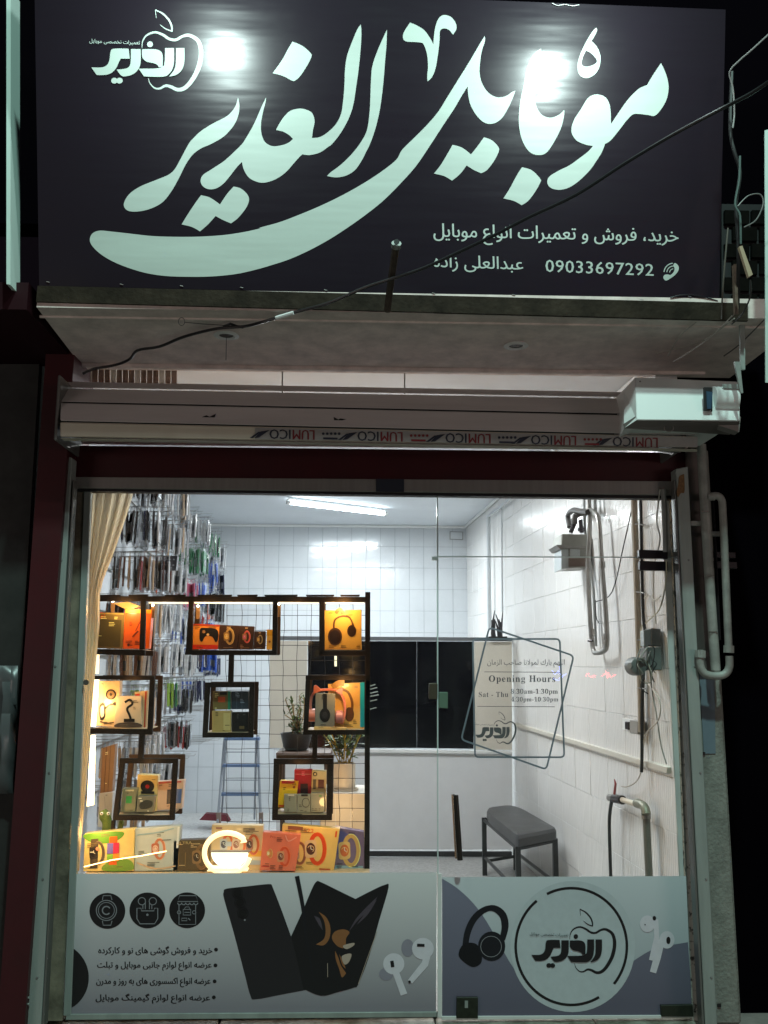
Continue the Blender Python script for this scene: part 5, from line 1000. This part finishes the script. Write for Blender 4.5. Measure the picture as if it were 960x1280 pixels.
for k, (u, v, n) in enumerate(((400, 912, 14), (410, 906, 14), (421, 905, 16), (432, 916, 14), (444, 908, 16), (438, 900, 14), (414, 926, 12), (450, 921, 12), (455, 912, 12), (427, 912, 14))):
    base = P(426+k*1.2, 958, 1.12); top = P(u, v, 1.12+rn.uniform(-.08, .08)); pts = smoothpath([base, base.lerp(top, .5)+Vector((0, 0, .02)), top], 6)
    tube('stem', pts, .0035, pc((190, 160, 60), .5), po, seg=5)
    for j in range(n):
        t = .3+.7*j/(n-1); p = pts[min(len(pts)-1, int(t*(len(pts)-1)))]
        leaf(po, p, (rn.uniform(-1, 1), rn.uniform(-.7, .7), rn.uniform(-.1, .7)), rn.uniform(.045, .07), rn.randrange(3))
pg = empty('potted_plant', P(368, 940, 1.5), 'tall thin-leaved plant in a dark pointed pot on a brown stand', 'potted plant')
c = P(370, 938, 1.5)
lathe('pot', [(.045, -.02), (.075, .02), (.095, .10), (.088, .10), (.07, .05)], c, mat('dark_pot', (.03, .03, .035), .4), pg, seg=20)
for k in range(15):
    u, v = rn.uniform(356, 384), rn.uniform(868, 915); base = c+Vector((rn.uniform(-.03, .03), 0, .08)); top = P(u, v, 1.5+rn.uniform(-.1, .1)); pts = smoothpath([base, base.lerp(top, .5)+Vector((rn.uniform(-.02, .02), 0, .02)), top], 6)
    tube('stem', pts, .003, pc((150, 120, 70), .5), pg, seg=5)
    for j in range(20):
        p = pts[rn.randrange(2, len(pts))]; leaf(pg, p, (rn.uniform(-1, 1), rn.uniform(-.7, .7), rn.uniform(-.2, .9)), rn.uniform(.02, .038), rn.randrange(3))
sd = empty('plant_stand', P(370, 1000, 1.5), 'brown board stand behind the lower right frame', 'stand')
slab('top', [(345, 941), (414, 941), (414, 948), (345, 948)], 1.35, .30, mat('brown_board', (.09, .055, .04), .5), sd, .003)
for u in (350, 405): slab('leg', [(u, 948), (u+6, 948), (u+5, 1100), (u, 1100)], 1.36, .04, mat('brown_board', (1, 1, 1)), sd)
for o in LP: bpy.data.objects.remove(o)
# leaf sprig seen against the black glass right of the stand
sp = empty('potted_plant', P(460, 940, 1.9), 'pale leaf tips poking out right of the display upright', 'potted plant')
for v, l in ((857, 5), (861, 7), (866, 8), (870, 9), (876, 7), (886, 6)): slab('leaf_tip', [(462, v), (464+l, v-2.2), (465+l, v-1), (462, v+1.4)], 1.9, .006, pc((120, 128, 120), .5), sp)
# --- goods on hooks along the left wall
LN = -RN      # into the room from the left wall
def wallL(y, z, off): return Vector((lx(y), y, z))+LN*(-off) if LN.x < 0 else Vector((lx(y), y, z))+LN*off
PCOL = {'black': (22, 22, 26), 'navy': (26, 34, 74), 'white': (206, 208, 210), 'grey': (130, 134, 140), 'brown': (96, 58, 40), 'cream': (206, 180, 150), 'green': (24, 110, 64), 'blue': (50, 90, 180), 'red': (150, 36, 40), 'pink': (206, 110, 140), 'orange': (226, 110, 70), 'lime': (150, 190, 60), 'silver': (170, 174, 180)}
PM = {k: mat('pack_'+k, srgb(v), .22, noise=.25, nscale=40, coat=.6) for k, v in PCOL.items()}
m_bag = mat('clear_bag', (.70, .73, .75), .12, alpha=.22)
PR = {}
def packproto(kind, c):
    """a card in a crimped clear bag with a euro-hole tab"""
    if (kind, c) in PR: return PR[(kind, c)]
    w, h, t = (.085, .165, .011) if kind == 'phone_case_pack' else (.07, .15, .016)
    bm = bmesh.new()
    def bxx(a, b_, mi):
        g = bmesh.ops.create_cube(bm, size=1)['verts']
        for v in g: v.co = Vector(((a[0]+b_[0])/2+v.co.x*(b_[0]-a[0]), (a[1]+b_[1])/2+v.co.y*(b_[1]-a[1]), (a[2]+b_[2])/2+v.co.z*(b_[2]-a[2])))
        for f in {f for v in g for f in v.link_faces}: f.material_index = mi
    bxx((-t/2, -w/2, -h), (t/2, w/2, -.022), 0); bxx((-.001, -w*.55, -h*1.04), (.001, w*.55, .004), 1)
    bxx((-t/2-.002, -w*.3, -h*.75), (t/2+.002, w*.3, -h*.45), 2)
    bmesh.ops.bevel(bm, geom=[e for e in bm.edges if e.calc_length() > .05], offset=.002, segments=1, affect='EDGES')
    me = bpy.data.meshes.new(kind); bm.to_mesh(me); bm.free()
    for m_ in (PM[c], m_bag, PM['silver'] if c in ('black', 'navy', 'brown') else PM['grey']): me.materials.append(m_)
    PR[(kind, c)] = me; return me
RN_ = ('top', 'second', 'third', 'fourth', 'fifth', 'sixth', 'seventh', 'lowest')
CN_ = ('nearest the curtain', 'in the second stack', 'in the third stack', 'in the fourth stack', 'in the fifth stack', 'in the sixth stack', 'nearest the back wall')
COLS = ((1.0, 9), (1.5, 7), (2.05, 7), (2.65, 6), (3.25, 6), (3.85, 5), (4.45, 5))
PAL = [('black silver black black', 'white silver', 'white cream white', 'white', 'white green', 'green', 'white'),
       ('black black navy black', 'black silver', 'white cream white', 'green', 'green white', 'blue silver', 'navy blue'),
       ('brown cream black brown', 'brown red white', 'white orange white', 'pink white', 'blue white', 'black silver', 'black orange'),
       ('cream brown', 'white grey', 'white silver', 'white blue', 'red white', 'blue', 'silver'),
       ('cream brown white', 'white grey', 'white cream', 'white', 'navy blue', 'blue navy', 'navy'),
       ('white blue cream', 'grey lime', 'lime lime green', 'black navy', 'navy blue', 'white', 'silver'),
       ('white cream', 'white silver', 'black red', 'black red red', '', '', ''),
       ('cream white', 'white grey', 'white', '', '', '', '')]
rn = random.Random(11); ncount = {}
hk = empty('hook_rail', (lx(2), 2, .9), 'steel hook rails holding rows of hanging packs on the left wall', 'hook rail')
hp = []
for ri in range(8):
    zr = 2.66-.255*ri
    hp.append(([Vector((lx(.6)+.01, .6, zr-.05)), Vector((lx(4.7)+.01, 4.7, zr-.05))], .006))
    for ci, (y, n) in enumerate(COLS):
        pal = PAL[ri][ci].split()
        zc = zr+(0, .03, .06, .0, .05, .02, -.02)[ci]; kind = 'phone_case_pack' if ri < 4 else 'cable_pack'; w = 'phone case' if ri < 4 else 'cable'
        for h in range(2):                       # two hooks, one behind the other
            yy = y+.19*h; L_ = n*.030+.03; tip = {0: -1.17, 1: -1.2}.get(ci, -1.19-.004*ci)-.0525*yy+.12+.012*ci
            base = Vector((lx(yy), yy, zc)); end = Vector((tip+rn.uniform(-.01, .02), yy, zc+.008))
            hp.append(([base, end, end+Vector((.012, 0, .014))], .0022))
            hp.append(([base+Vector((0, .02, .03)), end+Vector((.02, .02, .03))], .0018))
            for k in range(n if h == 0 else 3):
                if not pal or rn.random() < .05: continue
                col = pal[int(k*len(pal)/n)] if len(pal) < 3 else pal[(k*7+ri) % len(pal)]
                if rn.random() < .08: col = rn.choice(['white', 'silver', 'grey'])
                o = bpy.data.objects.new(kind, packproto(kind, col)); COL.objects.link(o)
                o.location = end+Vector((-.012-k*.029-rn.random()*.005, rn.uniform(-.006, .006), -.006)); o.rotation_euler = (rn.gauss(0, .03), rn.gauss(0, .035), rn.gauss(.25, .16))
                o.scale = (1, 1.05, rn.uniform(1.12, 1.28))
                tag(o, '%s %s pack, %s, %s row, %s' % (col, w, 'front hook' if h == 0 else 'rear hook', RN_[ri], CN_[ci]), 'pack', '%s packs hanging on the left wall' % w)
                ncount[kind] = ncount.get(kind, 0)+1
tubes('hooks', hp, m_gal, hk, seg=4)
print('packs', ncount)
cbx = goods('black_case_box', 'flat black box with small printed squares high on the left wall', 'box', [(200, 694), (222, 695), (220, 713), (199, 712)], (30, 30, 34), [('rect', (110, 110, 116), .1+.22*i, .2+.4*j, .2+.22*i, .3+.4*j) for i in range(4) for j in range(2)], Y=1.5)
# ================================================================== OUTSIDE BITS
# cable across the sign
cb_ = [(975, 92, -1.5), (940, 116, -1.45), (900, 137, -1.4), (840, 169, -1.3), (780, 205, -1.22), (720, 243.5, -1.15), (660, 272, -1.08), (620, 293, -1.04), (580, 312, -1.0), (530, 335, -.95), (485, 350, -.9), (455, 360, -.85), (410, 379, -.78), (370, 390, -.71), (330, 402, -.66), (305, 408, -.60), (270, 411, -.55), (230, 421, -.45), (200, 433, -.36), (172, 438, -.30), (162, 449, -.22), (145, 456, -.16), (118, 461, -.12), (104, 467, -.1)]
mc_ = tube('power_cable', [P(*p) for p in cb_], .0062, mat('black_cable', (.012, .012, .014), .35), seg=8, curve=5); tag(mc_, 'black power cable slanting across the sign and under the canopy', 'cable')
tube('tape_wrap', [P(367, 391, -.712), P(345, 397.5, -.685)], .008, m_white, mc_, seg=8); mc_ch = None
tie = tube('cable_tie', [Pz(280, 408, 2.87), Pz(288, 405, 2.865), Pz(296, 408, 2.868), Pz(304, 409, 2.87)], .006, mat('black_cable', (1, 1, 1)), mc_, seg=6)
st_ = tube('hanging_string', [Pz(283, 421, 2.875), P(282.5, 450, -.33)], .0014, m_dsteel, seg=5); tag(st_, 'short string hanging below the left downlight', 'string')
w1 = tube('wire_loop', [Pz(227+4*math.cos(a), 402+5*math.sin(a), 2.87) for a in [i*math.pi/6 for i in range(12)]]+[Pz(231, 403, 2.87), Pz(255, 405, 2.872), Pz(282, 407, 2.875)], .0014, m_dsteel, seg=5); tag(w1, 'thin wire loop under the left of the canopy', 'wire')
for pts, r, c, lb in ((((975, 30, -1.2), (940, 62, -1.15), (925, 75, -1.1), (912, 90, -1.05), (916, 110, -1.02), (918, 140, -1), (916, 160, -1)), .003, (150, 150, 148), 'thin pale wire curling right of the sign top'),
                      (((915, 90, -.95), (913, 160, -.95), (918, 190, -.95), (925, 215, -.94), (920, 255, -.93), (922, 290, -.92), (923, 330, -.9), (922, 390, -.8)), .007, (26, 24, 26), 'bundled dark cables hanging right of the sign'),
                      (((925, 195, -.97), (924, 225, -.96), (919, 255, -.95), (925, 270, -.95), (926, 305, -.94)), .004, (80, 100, 96), 'grey green cable in the bundle right of the sign'),
                      (((922, 258, -1), (935, 245, -1), (950, 243, -1), (954, 255, -1), (945, 275, -1), (930, 284, -1)), .0022, (120, 120, 118), 'thin wire loop standing out from the cable bundle'),
                      (((910, 285, -.96), (906, 330, -.94), (903, 370, -.9), (902, 398, -.8)), .003, (100, 96, 88), 'thin grey wire hanging along the sign right edge'),
                      (((938, 350, -.95), (938, 370, -.92), (928, 392, -.85), (915, 405, -.65)), .003, (60, 58, 56), 'thin dark wire below the wooden stick')):
    t = tube('cable', [P(*p) for p in pts], r, pc(c, .5), seg=6, curve=5); tag(t, lb, 'cable')
t = slab('wooden_stick', [(924, 308), (928, 307), (941, 343), (936, 346)], -.98, .015, mat('pale_wood', (.42, .33, .22), .7)); tag(t, 'short pale wooden stick tied to the cable bundle right of the sign', 'stick')
t = slab('rusty_pole', [(917.5, 330), (921, 330), (923.5, 392), (919.5, 392)], -.86, .02, mat('rusty_pole', (.16, .11, .08), .7, noise=.4, nscale=30)); tag(t, 'short rusty brown pole below the cable bundle', 'pole')
for i, pts in enumerate((((915, 395), (890, 420), (862, 440), (842, 452)), ((918, 398), (880, 425), (845, 436), (820, 442)), ((870, 403), (850, 420), (835, 445)), ((955, 400), (925, 430), (905, 445)))):
    t = tube('cable', [Pz(u, v, 2.86+.004*i) for u, v in pts], .0026, pc((176, 168, 160) if i < 3 else (70, 66, 64), .5), seg=6, curve=5)
    tag(t, ['pale wire drooping under the canopy, lowest of the fan at right', 'pale wire under the canopy, longest of the fan at right', 'short pale wire under the canopy above the motor box', 'dark wire under the canopy at the far right'][i], 'cable')
# the brick upstand behind the cables
be = empty('brick_wall', P(930, 370, -.5), 'dim strip of old brick wall right of the sign', 'wall')
m_brk = mat('near_black_brick', (.005, .004, .003), .95, spec=.1, noise=.6, nscale=12)  # shade put into the colour: brown brick darkened to near black
for r_ in range(6):
    for c_ in range(2):
        u0 = 906+c_*34+(r_ % 2)*10; v0 = 262+r_*21
        slab('brick', [(u0, v0), (u0+31, v0+.8), (u0+31, v0+18.5), (u0, v0+18)], -.30+rn.uniform(-.006, .006), .1, m_brk, be, .003)
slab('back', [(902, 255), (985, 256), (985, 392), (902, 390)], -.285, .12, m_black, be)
# right side pipes
m_rp = mat('weathered_white_pipe', (.40, .41, .38), .55, .1, noise=.35, nscale=12, bump=.15)
gp2 = empty('gas_riser', P(895, 845, -.14), 'weathered white gas pipe with a U-bend outside right of the window', 'pipe')
tube('pipe', [P(876.5, 556, -.12), P(882, 650, -.12), (P(888, 745, -.12)), P(894.5, 838, -.12)], .021, m_rp, gp2, seg=14)
tube('pipe', [P(u, v, -.13) for u, v in ((887, 621), (895, 619.5), (901.5, 624), (903.5, 640), (907, 720), (911, 815))], .0165, m_rp, gp2, seg=12, curve=4)
tube('u_bend', [P(u, v, -.14) for u, v in ((875, 822), (876, 834), (882, 842.5), (895, 845), (906, 842.5), (911.5, 834), (911.5, 820))], .0165, m_rp, gp2, seg=12, curve=4)
for u, v in ((875.5, 818), (911, 812)): tube('nut', [P(u, v-5, -.14), P(u, v+4, -.14)], .023, m_rp, gp2, seg=8)
tube('tee', [P(884, 621, -.13), P(893, 621, -.13)], .017, m_rp, gp2, seg=10)
for v, u0, u1 in ((667, 886, 905), (654, 863, 886)): slab('bracket', [(u0, v-3), (u1, v-3), (u1, v+3), (u0, v+3)], -.11, .02, m_rp, gp2, .002)
slab('valve_body', [(874, 812), (880, 812), (880.5, 822), (875, 823)], -.16, .02, m_gal, gp2, .003)
tube('inner_pipe', [P(890.5, 625, -.08), P(894, 690, -.08), P(899, 800, -.08)], .008, m_dsteel, gp2, seg=8)
t = slab('steel_flashing', [(858, 563), (876, 562), (893, 838), (870, 838)], -.06, .02, mat('brown_grey_sheet', (.17, .14, .13), .5, .2, noise=.15)); tag(t, 'long brown grey sheet metal strip right of the guide rail', 'flashing')
t = slab('paint_patch_board', [(874, 842), (893, 845), (894.5, 942), (880, 942)], -.034, .01, mat('blue_grey_board', srgb((110, 126, 138)), .6, noise=.1)); tag(t, 'blue grey board on the concrete pier below the pipe bend', 'board')
for i, (u, v) in enumerate(((877, 940), (897, 1255))):
    t = slab('bolt_hole_plate', [(u, v), (u+4.5, v), (u+4.5, v+4), (u, v+4)], -.036, .01, m_black); tag(t, ('small black bolt plate midway down the pier', 'small black bolt plate at the foot of the pier')[i], 'bolt plate')
hg = empty('outer_hinge', P(908, 700, -.04), 'pair of dark metal hinge blocks behind the outer gas pipes', 'hinge')
slab('block', [(890, 689), (920, 690), (920, 698), (890, 697)], -.03, .05, m_dsteel, hg, .003); slab('block', [(891, 701), (922, 702), (922, 711), (891, 710)], -.03, .05, m_dsteel, hg, .003)
# crumpled sheet at the far left
cs_v, cs_f = [], []; rn = random.Random(4)
for j in range(9):
    for i in range(5): cs_v.append(P(-14+i*9+rn.uniform(-1.5, 1.5)-j*.6, 832+j*20, -.10+rn.uniform(-.03, .03)+.02*math.sin(i*2)))
for j in range(8):
    for i in range(4): a = j*5+i; cs_f.append((a, a+1, a+6, a+5))
t = mk('crumpled_sheet', cs_v, cs_f, mat('grey_plastic_sheet', (.12, .125, .13), .35, .2), smooth=True); tag(t, 'crumpled grey plastic sheet at the far left edge', 'sheet'); t.modifiers.new('thickness', 'SOLIDIFY').thickness = .003
# step lichen and crumbs in front of the glass

# neon lettering of the shops across the street: seen only as faint reflections in the door glass
def across(u, v, D=9.0):
    p = P(u, v, D); return Vector((p.x, -p.y, p.z))
for nm, colr, s_, pts_ in (('neon_sign', (.08, .16, 1), 6, [[(690, 838), (694, 843), (698, 839), (702, 845), (708, 842)], [(692, 847), (697, 850), (703, 846)], [(699, 832), (700, 837)]]),
                       ('neon_sign', (1, .06, .08), 5, [[(732, 846), (735, 842), (739, 847), (743, 844), (745, 847)], [(752, 845), (760, 841), (763, 846), (770, 843)], [(757, 838), (760, 848)]])):
    n_e = empty(nm, across(*pts_[0][0]), ('blue' if colr[2] == 1 else 'red')+' neon squiggle across the street, mirrored faintly in the door glass', 'neon sign')
    for q_ in pts_: tube('neon_tube', [across(*p) for p in q_], .011, glow('neon_%d' % int(colr[0]*10), colr, s_*5), n_e, seg=6, curve=4)

# pleated plastic and sill seen in the transom gap
pb_ = empty('pleated_blind', P(160, 470, .10), 'brownish pleated plastic sheet in the gap above the shutter roll at left', 'blind')
m_pl = mat('brown_pleat', (.30, .20, .15), .4, noise=.4, nscale=25)
for i in range(15):
    u = 108+i*7.6; slab('pleat', [(u, 455), (u+6.6, 455), (u+6.2, 482), (u-.4, 482)], .10+.02*(i % 2), .006, m_pl if i % 4 else m_cream, pb_)
for u in (352, 505): slab('transom_joint', [(u, 455), (u+1.6, 455), (u+1.6, 492), (u, 492)], .045, .01, m_gal, pb_)
slab('transom_tile', [(98, 456.5), (850, 463), (850, 466), (98, 459)], .046, .02, m_white, pb_)

# pipe clips, couplings and small fixings
for u, v in ((735.5, 706), (752.8, 706), (739.5, 790), (758, 796)): tube('coupling', [RW(u, v-4, .06), RW(u+.3, v+4, .06)], .0165, m_gal, gp, seg=8)
for v in (655, 740, 800, 860): tube('clip', [RW(786+v*.012, v, .004), RW(787+v*.012, v, .05), RW(794+v*.010, v+.5, .052), RW(799+v*.008, v+1, .05), RW(800+v*.008, v+1, .004)], .003, m_gal, rp, seg=5)
for v in (640, 720, 790): 
    u = 876.5+(v-556)*.064
    tube('pipe_clip', [P(u-5, v, -.075), P(u-5, v, -.142), P(u+5, v, -.142), P(u+5, v, -.075)], .0035, m_gal, gp2, seg=5)
for k, v in enumerate((700, 830, 960, 1090, 1210)):
    uL, uR = 79-(v-600)*.060, 852+(v-600)*.0545
    for par, u in ((lr, uL), (rr, uR)): lathe('rail_screw', [(.001, -.002), (.0045, -.0015), (.0045, .001)], P(u+4, v+k*3, -.121), m_gal0, par, ax='y', seg=8)
